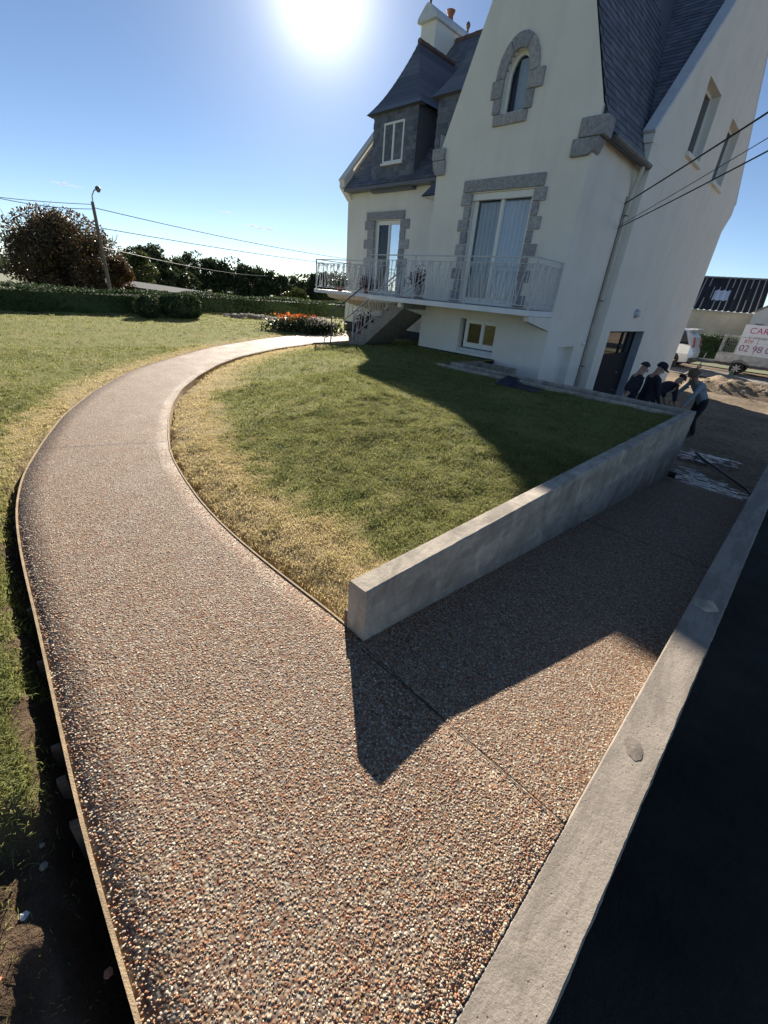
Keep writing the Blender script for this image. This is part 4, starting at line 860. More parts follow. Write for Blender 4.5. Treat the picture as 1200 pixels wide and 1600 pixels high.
# ================================================================== planting
def tree(name, label, base, h, rx_, ry_, leafmat, n, size, seed, group=None, trunk=0.18, low=0.15, lobes=26, wisp=0.0, bare=0):
    """tapered trunk with limbs; leaves gathered in many unequal clumps through the crown"""
    rng = np.random.default_rng(seed); random.seed(seed)
    t = local_thing(name, label, 'tree', base, group)
    m = MB(); top = h * 0.72; m.tube([(0, 0, -0.4), (0.03, 0, top * 0.3), (-0.04, 0.03, top * 0.65), (0, 0, top)], [trunk, trunk * 0.8, trunk * 0.5, trunk * 0.12], 8)
    cl = []
    for k in range(lobes):
        a = rng.uniform(0, 6.283); zc = low + (1 - low) * rng.random() ** 0.85; f = math.sqrt(max(0.04, 1 - ((zc - 0.42) / 0.62) ** 2)); rr = rng.random() ** 0.55 * f * 0.86
        cl.append((rr * rx_ * math.cos(a), rr * ry_ * math.sin(a), zc * h * 0.93, (0.20 + 0.17 * rng.random()) * min(rx_, h * 0.5)))
    for x, y, z, r in cl[:14]:
        z0 = max(0.12 * h, z * 0.45); m.tube([(0, 0, z0), (x * 0.5, y * 0.5, z0 + (z - z0) * 0.6), (x, y, z)], [trunk * 0.45, trunk * 0.25, 0.012], 5)
    m.build('trunk', 'bark', t)
    P = []; w = np.array([c_[3] ** 2 for c_ in cl]); w /= w.sum()
    for (x, y, z, r), k in zip(cl, (w * n).astype(int)):
        d = rng.normal(size=(k, 3)); d /= np.linalg.norm(d, axis=1)[:, None]; q = d * (r * rng.random(k) ** 0.35)[:, None] * np.array([1, 1, 0.85]); P.append(q + np.array([x, y, z]))
    if wisp:
        k = int(n * wisp); a = rng.uniform(0, 6.283, k); zc = rng.uniform(0.5, 1.06, k); f = np.sqrt(np.maximum(0.03, 1 - ((zc - 0.42) / 0.66) ** 2)); P.append(np.stack([np.cos(a) * f * rx_ * rng.uniform(0.8, 1.1, k), np.sin(a) * f * ry_ * rng.uniform(0.8, 1.1, k), zc * h], 1))
    P = np.concatenate(P); P = P[P[:, 2] > 0.02 * h]
    leaf_obj('crown', P, size, leafmat, t, rnd=np.clip(rng.normal(0.45, 0.25, len(P)), 0, 1))
    if bare:
        tw = MB()
        for k in range(bare):
            a = rng.uniform(0, 6.283); f = rng.uniform(0.2, 0.9); z = h * rng.uniform(0.75, 1.0) * (1 - 0.25 * f); p = Vector((math.cos(a) * rx_ * f, math.sin(a) * ry_ * f, z))
            q = p + Vector((math.cos(a) * 0.5 * f, math.sin(a) * 0.5 * f, rng.uniform(0.5, 1.1))); tw.tube([p, p.lerp(q, 0.5) + Vector((0.05, 0.03, 0)), q], [0.03, 0.02, 0.008], 4)
            for j in range(3):
                s0 = p.lerp(q, 0.35 + 0.2 * j); tw.tube([s0, s0 + Vector((rng.uniform(-.4, .4), rng.uniform(-.4, .4), rng.uniform(.2, .5)))], [0.014, 0.005], 3)
        tw.build('twigs', 'bark', t)['kind'] = 'stuff'
    return t
tree('beech_tree', 'big rounded purple-brown tree behind the hedge, left of the street lamp', (-41.0, 8.3, -1.2), 5.7, 3.9, 3.9, 'beech_leaf', 46000, 0.11, 3, lobes=120, wisp=0.06, low=0.04, bare=40)
tree('autumn_tree', 'rust-coloured round tree just right of the street lamp', (-39.5, 11.3, -1.2), 3.5, 1.5, 1.5, 'rust_leaf', 6000, 0.11, 4, lobes=22, low=0.05)
tree('garden_tree', 'yellow-green tree behind the rust-coloured one', (-48, 15.6, -1.3), 4.2, 2.0, 2.0, 'light_leaf', 6000, 0.14, 5, lobes=24, low=0.05)
tree('oak_tree', 'dark green oak crown rising above the low shed roof', (-58, 19.8, -1.3), 5.1, 3.9, 3.9, 'oak_leaf', 12000, 0.19, 6, lobes=40, low=0.05)
tree('oak_tree', 'broad dark oak behind the grey shed, right of the tallest oak', (-60, 23.2, -1.3), 4.2, 3.0, 3.0, 'oak_leaf', 7000, 0.2, 8, lobes=28, low=0.05)
tl = [(285, 3.4), (305, 4.3), (328, 3.8), (352, 4.1), (378, 3.3), (398, 3.0), (420, 2.6), (441, 2.9), (463, 3.2), (484, 3.6), (505, 3.5)]
tl_lab = ['low dark tree at the left end of the far treeline', 'tall pointed dark tree in the far treeline behind the shed', 'bushy dark tree just past the shed in the far treeline', 'ragged dark tree topping the middle of the far treeline', 'rounded dark tree right of the ragged one in the far treeline', 'short dark tree where the far treeline dips', 'lowest dark tree in the far treeline', 'small dark tree below the wires in the far treeline', 'dense dark tree left of the balcony end', 'tall dark tree showing behind the balcony corner', 'dark tree seen through the balcony railing']
for k, (px, h) in enumerate(tl):
    f = (px - 285) / 220.0; x = -69 + 12 * f; y = 27.5 + 20.5 * f
    tree('far_tree', tl_lab[k], (x, y, -1.2), h + 0.9, 2.6, 2.6, 'oak_leaf', 4200, 0.22, 30 + k, 'trees in the far treeline', lobes=20, low=0.02, wisp=0.08)
tree('pampas_shrub', 'pale grey-green shrub behind the far hedge', (-35, 24.0, -1.1), 2.2, 1.2, 1.2, 'light_leaf', 2500, 0.11, 61, lobes=14, low=0.02)
tree('conifer', 'dark pointed conifer beyond the balcony corner', (-50, 38.5, -1.0), 4.3, 1.0, 1.0, 'hedge_leaf', 3500, 0.15, 62, lobes=22, low=0.02)
wood = []
for k in range(60):
    a = k / 59; x = -135 + 60 * a + RNG.uniform(-6, 6); y = 20 + 95 * a; r = RNG.uniform(5, 9); q = RNG.normal(size=(260, 3)); q /= np.linalg.norm(q, axis=1)[:, None]; wood.append(q * np.array([r, r, RNG.uniform(1.2, 2.4)]) * RNG.random((260, 1)) ** 0.3 + np.array([x, y, -0.2]))
o = leaf_obj('far_woods', np.concatenate(wood), 0.9, 'oak_leaf'); tag(o, 'distant dark woodland along the horizon', 'woodland', kind='stuff')

def hedge(name, label, poly, z0, h, n, size, seed, cat='hedge', round_=0.0, mat='hedge_leaf'):
    """clipped hedge: solid dark core with leaves over its faces; poly in plan"""
    rng = np.random.default_rng(seed); t = thing(name, label, cat, (poly[0][0], poly[0][1], z0)); c0 = np.mean(poly, 0)
    ins = [tuple(np.array(p) + (c0 - np.array(p)) / max(np.linalg.norm(c0 - np.array(p)), 1e-6) * 0.08) for p in poly]
    MB().prism([(p[0], p[1], z0 - 0.3) for p in ins], (0, 0, h + 0.22)).build('core', 'hedge_leaf', t)
    edges = list(zip(poly, poly[1:] + poly[:1])); Ls = np.array([math.dist(a, b) for a, b in edges]); tot = Ls.sum() * h; x0, y0 = np.min(poly, 0); x1, y1 = np.max(poly, 0); area = abs(sum(a[0] * b[1] - b[0] * a[1] for a, b in edges)) / 2
    ns = int(n * tot / (tot + area)); k = rng.choice(len(edges), ns, p=Ls / Ls.sum()); tt = rng.random(ns); A_ = np.array([e[0] for e in edges])[k]; B_ = np.array([e[1] for e in edges])[k]; q = A_ + (B_ - A_) * tt[:, None]; d = B_ - A_; nn = np.stack([d[:, 1], -d[:, 0]], 1); nn /= np.linalg.norm(nn, axis=1)[:, None]
    nn *= np.sign(((q - c0) * nn).sum(1))[:, None]; zz = rng.random(ns) * h
    b = 0.05 * np.sin(q[:, 0] * 2.1 + q[:, 1] * 1.7 + zz * 3) + rng.normal(0, 0.03, ns); P1 = np.c_[q + nn * b[:, None], z0 + zz]; N1 = np.c_[nn, np.zeros(ns)]
    q2 = np.stack([rng.uniform(x0, x1, n * 4), rng.uniform(y0, y1, n * 4)], 1); q2 = q2[np_inpoly(q2, poly)][:n - ns + 50]
    P2 = np.c_[q2, z0 + h + 0.05 * np.sin(q2[:, 0] * 1.9 + q2[:, 1] * 1.3) + np.abs(rng.normal(0, 0.035, len(q2)))]; N2 = np.tile([0, 0, 1.0], (len(q2), 1))
    leaf_obj('foliage', np.r_[P1, P2], size, mat, t, N=np.r_[N1, N2]); return t
hedge('hedge', 'long clipped dark hedge along the left edge of the lawn', [(-19.9, -5.0), (-19.9, 7.6), (-21.3, 7.9), (-21.3, -5.0)], -0.05, 0.78, 26000, 0.05, 71)
hedge('hedge', 'far clipped hedge running from the bushes to the house corner', [(-21.9, 9.0), (-21.2, 18.5), (-22.4, 18.5), (-23.1, 9.0)], -0.05, 0.78, 18000, 0.055, 72)
t = local_thing('clipped_bush', 'larger barrel-shaped clipped bush at the end of the long hedge', 'bush', (-18.7, 7.35, 0.0)); d = RNG.normal(size=(7000, 3)); d /= np.linalg.norm(d, axis=1)[:, None]
q = np.sign(d) * np.abs(d) ** 0.6; q /= np.maximum(1.0, np.abs(q).max(1))[:, None]; leaf_obj('foliage', q * RNG.random((7000, 1)) ** 0.08 * np.array([0.62, 0.66, 0.43]) + np.array([0, 0, 0.44]), 0.055, 'hedge_leaf', t, N=d); MB().tube([(0, 0, -0.1), (0, 0, 0.25), (0, 0, 0.6)], [0.1, 0.42, 0.3], 10).build('stem', 'bark', t)
t = local_thing('round_bush', 'small round bush left of the squarish clipped bush', 'bush', (-18.5, 6.05, 0.0)); d = RNG.normal(size=(3000, 3)); d /= np.linalg.norm(d, axis=1)[:, None]
leaf_obj('foliage', d * (0.42 + 0.05 * np.sin(d[:, :1] * 9)) * RNG.random((3000, 1)) ** 0.12 * np.array([1, 1, 0.95]) + np.array([0, 0, 0.38]), 0.055, 'hedge_leaf', t, N=d); MB().tube([(0, 0, -0.1), (0, 0, 0.4)], [0.05, 0.3], 8).build('stem', 'bark', t)
# flower bed by the stairs: one leafy mass, two colours of bloom
t = local_thing('flower_bush', 'leafy flower bed with orange and pale blooms beside the stairs', 'flowers', (-14.2, 10.1, 0.0))
q = np.c_[RNG.uniform(-0.85, 0.75, 5000), RNG.normal(0, 0.42, 5000), RNG.random(5000)]; q[:, 1] += 0.7 * q[:, 0]; q[:, 2] *= 0.5 * (1 - 0.5 * np.abs(q[:, 0])) ; leaf_obj('foliage', q, 0.06, 'oak_leaf', t)
q = np.c_[RNG.uniform(-0.7, 0.1, 420), RNG.normal(0, 0.3, 420), RNG.uniform(0.36, 0.56, 420)]; q[:, 1] += 0.7 * q[:, 0]; leaf_obj('orange_blooms', q, 0.055, 'flower_orange', t, up=0.6)
q = np.c_[RNG.uniform(0.0, 0.8, 200), RNG.normal(0, 0.3, 200), RNG.uniform(0.3, 0.55, 200)]; q[:, 1] += 0.7 * q[:, 0]; leaf_obj('pale_blooms', q, 0.045, 'flower_pale', t, up=0.6)
# heap of stones on the lawn
heap = thing('stone_heap', 'low heap of grey stones lying on the lawn', 'stones', (-18.9, 10.8, 0.0)); b = MB(); 
for k in range(110):
    f = RNG.random(); b2 = MB(); rock(b2, (-19.6 + 1.6 * f + RNG.normal(0, 0.25), 9.7 + 2.4 * f + RNG.normal(0, 0.2), 0.02 + RNG.random() * 0.16 * (1 - abs(2 * f - 0.7) * 0.5)), RNG.uniform(0.05, 0.13)); b2.build('rubble', 'stone', heap)
# planters and pots
def pot(name, label, x, y, z, r, h, matp, leafm, n, ph, spread, cat='planter'):
    t = thing(name, label, cat, (x, y, z)); MB().lathe([(r * 0.7, 0), (r * 0.95, h * 0.85), (r * 1.08, h * 0.86), (r * 1.08, h), (r * 0.9, h), (r * 0.85, h * 0.9)], (x, y, z), 14).build('pot', matp, t, smooth=False)
    d = RNG.normal(size=(n, 3)) * np.array([spread, spread, ph * 0.35]); d[:, 2] = np.abs(d[:, 2]) ; leaf_obj('plant', d + np.array([x, y, z + h * 0.9]), 0.035, leafm, t, up=0.3)['kind'] = 'stuff'
    MB().tube([(x, y, z + h * 0.5), (x, y, z + h + ph * 0.4)], 0.012, 5).build('stem', 'bark', t)
pot('flower_pot', 'bushy green plant in a dark pot at the left end of the balcony', -12.9, 10.62, SZ, 0.13, 0.16, 'terracotta', 'oak_leaf', 900, 0.5, 0.17)
pot('flower_pot', 'reddish plant in a pot beside the left french window', -11.6, 10.7, SZ, 0.13, 0.18, 'terracotta', 'plant_red', 700, 0.5, 0.13)
pot('flower_pot', 'red-leaved plant in a pale square planter behind the front railing', -9.1, 10.45, SZ, 0.17, 0.38, 'pot_stone', 'plant_red', 900, 0.5, 0.15)
pot('flower_pot', 'dark red plant in a terracotta pot on the stairs', -10.2, 9.3, 0.02 + rise * 2 + 0.02, 0.12, 0.2, 'terracotta', 'plant_red', 600, 0.5, 0.1)
pot('flower_pot', 'brown pot standing on the lowest stair step', -10.42, 9.8, 0.02 + rise + 0.022, 0.13, 0.24, 'terracotta', 'plant_red', 400, 0.4, 0.09)
pot('flower_pot', 'small terracotta pot on the middle of the stairs', -9.85, 9.3, 0.02 + rise * 3 + 0.02, 0.1, 0.16, 'terracotta', 'plant_red', 350, 0.35, 0.08)
# white slatted bench on the balcony
t = thing('balcony_bench', 'white slatted garden bench on the balcony by the wall', 'bench', (-8.9, 11.2, SZ))
for k in range(4): MB().box(-9.35, -8.6, 11.36, 11.38, SZ + 0.46 + k * 0.1, SZ + 0.53 + k * 0.1).build('slat', 'white_paint', t)
for k in range(4): MB().box(-9.35, -8.6, 10.98 + k * 0.1, 11.05 + k * 0.1, SZ + 0.40, SZ + 0.42).build('slat', 'white_paint', t)
for x in (-9.33, -8.62):
    for y in (11.0, 11.37): MB().box(x - 0.015, x + 0.015, y - 0.015, y + 0.015, SZ, SZ + (0.42 if y < 11.2 else 0.86)).build('leg', 'white_paint', t)
# crumpled dark sheet on the lawn near the back wall
def crumple(name, label, cx, cy, lx, ly, hgt, rot, mat):
    n, m_ = 34, 18; V = []
    for i in range(n + 1):
        for j in range(m_ + 1):
            u = i / n - .5; v = j / m_ - .5; e = max(0, 1 - (2 * abs(u)) ** 3) * max(0, 1 - (2 * abs(v)) ** 3); p = Vector((u * 7, v * 7, 1.7)); r_ = 1 + 0.25 * mnoise.noise(p)
            z = hgt * e * (0.55 + 0.9 * mnoise.turbulence(p * 0.6, 3, False)) * (1.5 if u < -0.05 else 0.6); x = u * lx * r_; y = v * ly * r_
            X = cx + x * math.cos(rot) - y * math.sin(rot); Y_ = cy + x * math.sin(rot) + y * math.cos(rot); V.append((X, Y_, soil_z(cx, cy) + 0.015 + z))
    F = [(i * (m_ + 1) + j, (i + 1) * (m_ + 1) + j, (i + 1) * (m_ + 1) + j + 1, i * (m_ + 1) + j + 1) for i in range(n) for j in range(m_)]
    tag(link(name, np_mesh(name, V, F), mat, smooth=True), label, 'cloth')
crumple('dark_cloth', 'crumpled navy jacket lying on the lawn by the back wall', -3.75, 7.3, 0.85, 0.38, 0.11, -0.1, 'tarp')

# ================================================================== street furniture and far buildings on the left
def far(x, y): return (x, y)
KL = 36 / 55.0
def lp3(x, y, z): return (x * KL, y * KL, 1.6 + (z - 1.6) * KL)
lamp = thing('street_lamp', 'tall wooden pole with a curved lamp arm behind the hedge', 'street lamp', (lp3(-53.1, 14.1, 0)[0], lp3(-53.1, 14.1, 0)[1], -1.1))
MB().tube([(lp3(-53.1, 14.1, 0)[0], lp3(-53.1, 14.1, 0)[1], -1.5), lp3(-53.1, 14.08, 6.75)], [0.125, 0.085], 10).build('pole', 'pole_wood', lamp)
MB().tube([lp3(-53.1, 14.1, 6.6), lp3(-53.08, 14.15, 7.2), lp3(-53.02, 14.35, 7.6), lp3(-52.95, 14.6, 7.8)], 0.032, 7).build('arm', 'galvanised', lamp)
MB().lathe([(0.03, 0.2), (0.13, 0.14), (0.16, 0.06), (0.14, 0.0), (0.08, -0.1), (0.02, -0.13)], lp3(-52.93, 14.7, 7.72), 12).build('lamp_head', 'zinc', lamp, smooth=True)
q = lp3(-53.1, 13.9, 0.3); MB().box(q[0] - .13, q[0] + .13, q[1] - .01, q[1], q[2] - .1, q[2] + .15).build('notice_plate', 'sign_white', lamp); MB().tube([lp3(-53.1, 14.1, 4.6), lp3(-53.0, 14.5, 4.75), lp3(-52.9, 14.75, 4.7)], 0.014, 5).build('bracket', 'galvanised', lamp)
wire('overhead_wire', lp3(-53.1, 14.1, 6.55), lp3(-53.9, 4.0, 5.9), 0.1, 0.016, 'upper wire running left from the street lamp pole')
wire('overhead_wire', lp3(-53.1, 14.1, 6.2), lp3(-54.4, 3.0, 6.6), 0.35, 0.018, 'sagging lower wire running left from the street lamp pole')
wire('overhead_wire', lp3(-53.1, 14.1, 6.3), (-44, 40, 4.6), 0.3, 0.02, 'upper wire running right from the pole towards the house')
wire('overhead_wire', lp3(-53.0, 14.5, 4.75), (-44, 40, 3.95), 0.2, 0.02, 'lower wire running right from the pole towards the house')
wire('overhead_wire', lp3(-53.1, 14.1, 3.2), (-66, 42, 2.4), 0.5, 0.018, 'faint low wire crossing in front of the far trees')
sh = thing('low_shed', 'long low grey shed roof behind the far hedge', 'shed', (-39.5, 15.0, -0.6))
MB().prism([(-40.6, 11.9, 0.25), (-37.9, 19.5, -0.25), (-37.9, 19.5, -1.5), (-40.6, 11.9, -1.5)], (-3.0, 1.0, 0)).build('wall', 'road', sh)
MB().add([(-40.4, 11.7, 0.38), (-37.6, 19.9, -0.18), (-40.8, 21.0, 0.1), (-43.6, 12.8, 0.72), (-40.4, 11.7, 0.26), (-37.6, 19.9, -0.30), (-40.8, 21.0, 0.0), (-43.6, 12.8, 0.6)], [(0, 1, 2, 3), (4, 5, 6, 7), (0, 1, 5, 4), (1, 2, 6, 5), (2, 3, 7, 6), (3, 0, 4, 7)]).build('roof', 'shed_roof', sh)

# ================================================================== right background: barn, shed, road users
bd = Vector((4.25, 0.67, 0)).normalized(); bn = Vector((-bd.y, bd.x, 0)); b0 = Vector((-9.55, 46.53, 0)) - bd * 14; bl = 14 + 4.35
barn = thing('barn', 'long farm barn with a dark corrugated roof and cream wall', 'barn', (b0.x + bd.x * 9, b0.y, -1.0))
pw = lambda u, v, z: tuple(b0 + bd * u + bn * v + Vector((0, 0, z)))
MB().add([pw(0, 0, -1.3), pw(bl, 0, -1.3), pw(bl, 0, 2.25), pw(0, 0, 2.25), pw(bl, 9, -1.3), pw(bl, 9, 2.25), pw(bl, 4.5, 4.85)], [(0, 1, 2, 3), (1, 4, 5, 6, 2)]).build('wall', 'barn_wall', barn, fix=False)
def corr(u0, u1, v0, v1, lift, name, mat, parent):
    n = int((u1 - u0) / 0.07); sl = (4.95 - 2.28) / 4.7; m = MB(); vs = []
    for i in range(n + 1):
        u = u0 + (u1 - u0) * i / n; r_ = 0.04 * math.cos(u / 0.42 * 6.283)
        for v in (v0, v1): vs.append(pw(u, v, 2.28 + (v + 0.2) * sl + r_ + lift))
    m.add(vs, [(2 * i, 2 * i + 2, 2 * i + 3, 2 * i + 1) for i in range(n)]); m.r = [1.0 if i % 6 == 0 and random.random() < .8 else random.uniform(0, .7) for i in range(n)]
    return m.build(name, mat, parent, fix=False, smooth=True)
rf = corr(0, bl + 0.15, -0.2, 1.5, 0.0, 'roof_sheets', 'corrugated', barn); corr(0, bl + 0.15, 1.4, 3.1, 0.015, 'roof_sheets', 'corrugated', barn); corr(0, bl + 0.15, 3.0, 4.55, 0.03, 'roof_sheets', 'corrugated', barn)
MB().bar(pw(0, -0.2, 2.24), pw(bl, -0.2, 2.24), 0.10, 0.08).build('gutter', 'galvanised', barn); MB().bar(pw(0, 4.5, 4.95), pw(bl + .15, 4.5, 4.95), 0.5, 0.12).build('ridge_cap', 'zinc', barn)
corr(14.9, 16.0, 1.15, 2.55, 0.04, 'skylight', 'corrugated_clear', barn)
ws = thing('white_shed', 'white gabled outbuilding at the right edge behind the trailer', 'outbuilding', (-3.0, 44, -1.0))
w_ = MB(); panel(w_, (0, 43.72, 0), (1, 0.14, 0), [(-5.05, -2.0), (3.5, -2.0), (3.5, 2.3), (-0.8, 5.4), (-5.05, 2.2)], [rect(-4.7, -4.2, 0.6, 1.6)], (0, 0.25, 0)); panel(w_, (-5.05, 43.72 - 0.707, 0), (0, 1, 0), rect(0.001, 8, -2, 2.2), [], (0, 0, 0)); w_.build('wall', 'shed_wall', ws)
MB().box(-4.75, -4.15, 43.25, 43.3, 0.6, 1.6).build('window', 'reveal_grey', ws)
MB().add([(-5.2, 42.8, 2.25), (-0.8, 43.4, 5.55), (-0.8, 51, 5.55), (-5.2, 51, 2.25)], [(0, 1, 2, 3)]).build('roof', 'shed_wall', ws, fix=False)
MB().box(-3.7, -1.4, 42.7, 43.0, 1.9, 2.1).build('canopy', 'white_paint', ws); MB().box(-3.6, -1.4, 42.95, 43.05, 1.0, 1.88).build('opening', 'dark_room', ws)
hedge('hedge', 'dark clipped hedge between the car and the trailer below the barn', [(-11, 38.6), (-3.2, 39.4), (-3.3, 40.4), (-11, 39.6)], -1.0, 1.45, 7000, 0.11, 81)
g = MB(); g.add([(-12, 33.4, -0.94), (10, 33.9, -0.94), (10, 36.4, -0.94), (-12, 35.4, -0.94)], [(0, 1, 2, 3)]); struct('verge', g, 'field')
g = MB(); g.add([(-12, 31.2, -0.935), (10, 31.8, -0.935), (10, 33.0, -0.935), (-12, 32.4, -0.935)], [(0, 1, 2, 3)]); struct('dirt_strip', g, 'soil')

# car: only its tail shows past the house
car = thing('parked_car', 'silver hatchback parked behind the house with its tail showing', 'car', (-7.9, 30.4, -0.95))
def ring(x, zb, zs, zr, wb, ws_, wr): return [(x, -wb, zb), (x, -wb * 1.02, (zb + zs) / 2), (x, -ws_, zs), (x, -wr, zr - 0.06), (x, -wr * 0.75, zr), (x, wr * 0.75, zr), (x, wr, zr - 0.06), (x, ws_, zs), (x, wb * 1.02, (zb + zs) / 2), (x, wb, zb)]
secs = [(0.02, .45, .75, .80, .72, .70, .60), (0.12, .30, .95, 1.02, .82, .80, .66), (0.20, .28, 1.05, 1.45, .86, .84, .60), (0.55, .25, 1.08, 1.72, .88, .86, .62), (1.3, .25, 1.06, 1.80, .89, .87, .66), (2.3, .25, 1.03, 1.78, .89, .87, .66), (2.9, .25, 1.0, 1.55, .89, .86, .62), (3.4, .25, .98, 1.12, .88, .84, .60), (4.1, .28, .85, .92, .84, .80, .60), (4.3, .40, .70, .74, .74, .7, .5)]
cx, cy, cz = -5.3, 30.4, -0.955; K = 1.14; tf = lambda p: (cx - p[0] * K, cy + p[1] * K, cz + p[2] * K)
m = MB(); vs = [tf(p) for s_ in secs for p in ring(*s_)]; nr = 10
m.add(vs, [(i * nr + k, i * nr + (k + 1) % nr, (i + 1) * nr + (k + 1) % nr, (i + 1) * nr + k) for i in range(len(secs) - 1) for k in range(nr)] + [tuple(range(nr)), tuple(range((len(secs) - 1) * nr, len(secs) * nr))])
body = m.build('body', 'car_paint', car, smooth=False, bevel=0.04, seg=3)
def plate(pts, name, mat, par=car): return MB().add([tf(p) for p in pts] , [tuple(range(len(pts)))]).build(name, mat, par, fix=False)
plate([(0.185, -.62, 1.10), (0.185, .62, 1.10), (0.40, .56, 1.62), (0.40, -.56, 1.62)], 'rear_window', 'dark_glass'); 
plate([(0.33, -.885, 1.10), (1.25, -.895, 1.10), (1.25, -.72, 1.70), (0.68, -.72, 1.68)], 'side_window', 'dark_glass'); plate([(1.32, -.895, 1.10), (2.5, -.895, 1.08), (2.3, -.72, 1.70), (1.32, -.72, 1.71)], 'side_window', 'dark_glass')
for sgn in (-1, 1): MB().prism([tf((0.13, sgn * .86, .98)), tf((0.13, sgn * .62, .98)), tf((0.24, sgn * .60, 1.42)), tf((0.24, sgn * .74, 1.42))], (0.06, 0, 0)).build('tail_light', 'red_lens', car)
MB().box(cx - 0.45, cx + 0.03, cy - .95, cy + .95, cz + .32, cz + .58).build('bumper', 'car_trim', car, bevel=0.04); MB().box(cx - 0.7, cx - 0.25, cy - .68, cy + .68, cz + 1.99, cz + 2.04).build('spoiler', 'car_paint', car, bevel=0.01)
def wheel(c, r, w_, par, spokes=6, side=-1):
    t_ = MB().lathe([(r * .62, -w_ / 2), (r * .93, -w_ / 2), (r, -w_ * .32), (r, w_ * .32), (r * .93, w_ / 2), (r * .62, w_ / 2), (r * .60, 0), (r * .62, -w_ / 2)], c, 24, 'y').build('wheel', 'rubber', par, smooth=False)
    rim = MB().lathe([(r * .60, -w_ * .42), (r * .63, -w_ * .42), (r * .63, w_ * .4), (r * .60, w_ * .4)], c, 24, 'y'); y = c[1] + side * w_ * .36
    for k in range(spokes): a = 6.283 * k / spokes; rim.bar((c[0], y, c[2]), (c[0] + r * .6 * math.cos(a), y, c[2] + r * .6 * math.sin(a)), 0.05, 0.10 * r / .33, up=(0, 1, 0))
    rim.build('rim', 'alloy', t_); return t_
for u, v in ((0.85, -.82), (0.85, .82), (3.45, -.82), (3.45, .82)): wheel(tf((u, v, .34)), 0.34 * K, 0.22, car, 5)
for u in (0.85, 3.45): MB().lathe([(0.40, 0), (0.40, 0.012)], tf((u, -.902, .36)), 20, 'y').build('wheel_arch', 'car_trim', car)
# trailer
tx0, tx1, ty0, ty1, tz = -4.45, -1.35, 30.65, 32.1, -0.955
tr = thing('trailer', 'galvanised box trailer with mesh sides parked on the road', 'trailer', (-2.9, 31.4, tz))
for nm, a in (('side_panel', (tx0, tx1, ty0, ty0 + .03)), ('side_panel', (tx0, tx1, ty1 - .03, ty1)), ('end_panel', (tx0, tx0 + .03, ty0 + .03, ty1 - .03)), ('end_panel', (tx1 - .03, tx1, ty0 + .03, ty1 - .03))):
    p_ = MB().box(*a, tz + .55, tz + .95).build(nm, 'galvanised', tr, bevel=0.006)
    if nm == 'side_panel':
        for k in range(5): MB().box(tx0 + .3 + k * .6, tx0 + .36 + k * .6, a[2] - .02, a[2] - .001, tz + .55, tz + .95).build('rib', 'galvanised', p_)
        MB().box(tx0, tx1, a[2] - .015, a[3] + .015, tz + .951, tz + .99).build('rail', 'galvanised', p_)
MB().box(tx0, tx1, ty0, ty1, tz + .50, tz + .545).build('floor', 'wood_old', tr)
def meshside(p, q, z0, z1):
    p = Vector((*p, 0)); q = Vector((*q, 0)); L2 = (q - p).length; m = MB()
    for k in range(int(L2 / .11) + 1): s0 = p.lerp(q, k * .11 / L2); m.bar(s0 + Vector((0, 0, z0)), s0 + Vector((0, 0, z1)), .004, .004, up=(1, 0, 0))
    for k in range(int((z1 - z0) / .16) + 1): m.bar(p + Vector((0, 0, z0 + k * .16)), q + Vector((0, 0, z0 + k * .16)), .004, .004)
    o = m.build('mesh_side', 'galvanised', tr); o['kind'] = 'stuff'
    f = MB()
    for t_ in (0, 0.25, .5, 0.75, 1): s0 = p.lerp(q, t_); f.bar(s0 + Vector((0, 0, z0)), s0 + Vector((0, 0, z1)), .03, .03, up=(1, 0, 0))
    f.bar(p + Vector((0, 0, z1)), q + Vector((0, 0, z1)), .035, .035); f.build('mesh_frame', 'galvanised', tr)
meshside((tx0, ty0), (tx1, ty0), tz + .98, tz + 1.86); meshside((tx0, ty1), (tx1, ty1), tz + .98, tz + 1.86); meshside((tx0, ty0), (tx0, ty1), tz + .98, tz + 1.86)
for y, sd in ((ty0 - .14, -1), (ty1 + .14, 1)):
    wheel((-3.3, y, tz + .32), 0.32, 0.19, tr, 7, sd)
    MB().add([(-3.3 + rr * math.cos(a), y + e, tz + .34 + rr * math.sin(a)) for a in np.linspace(0.1, 3.04, 11) for rr, e in ((.41, -.12), (.41, .12))], [(2 * i, 2 * i + 2, 2 * i + 3, 2 * i + 1) for i in range(10)]).build('mudguard', 'car_trim', tr, fix=False)
MB().bar((tx0, 31.0, tz + .5), (tx0 - 1.15, 31.35, tz + .48), .06, .08).bar((tx0, 31.75, tz + .5), (tx0 - 1.15, 31.4, tz + .48), .06, .08).build('drawbar', 'galvanised', tr)
MB().tube([(tx0 - .62, 31.18, tz + .12), (tx0 - .55, 31.18, tz + .85)], .025, 7).build('jockey_post', 'galvanised', tr); wheel((tx0 - .62, 31.16, tz + .11), .11, .06, tr, 5)
MB().box(tx1 - .01, tx1 + .02, ty0 + .1, ty0 + .4, tz + .56, tz + .7).build('light', 'red_lens', tr)
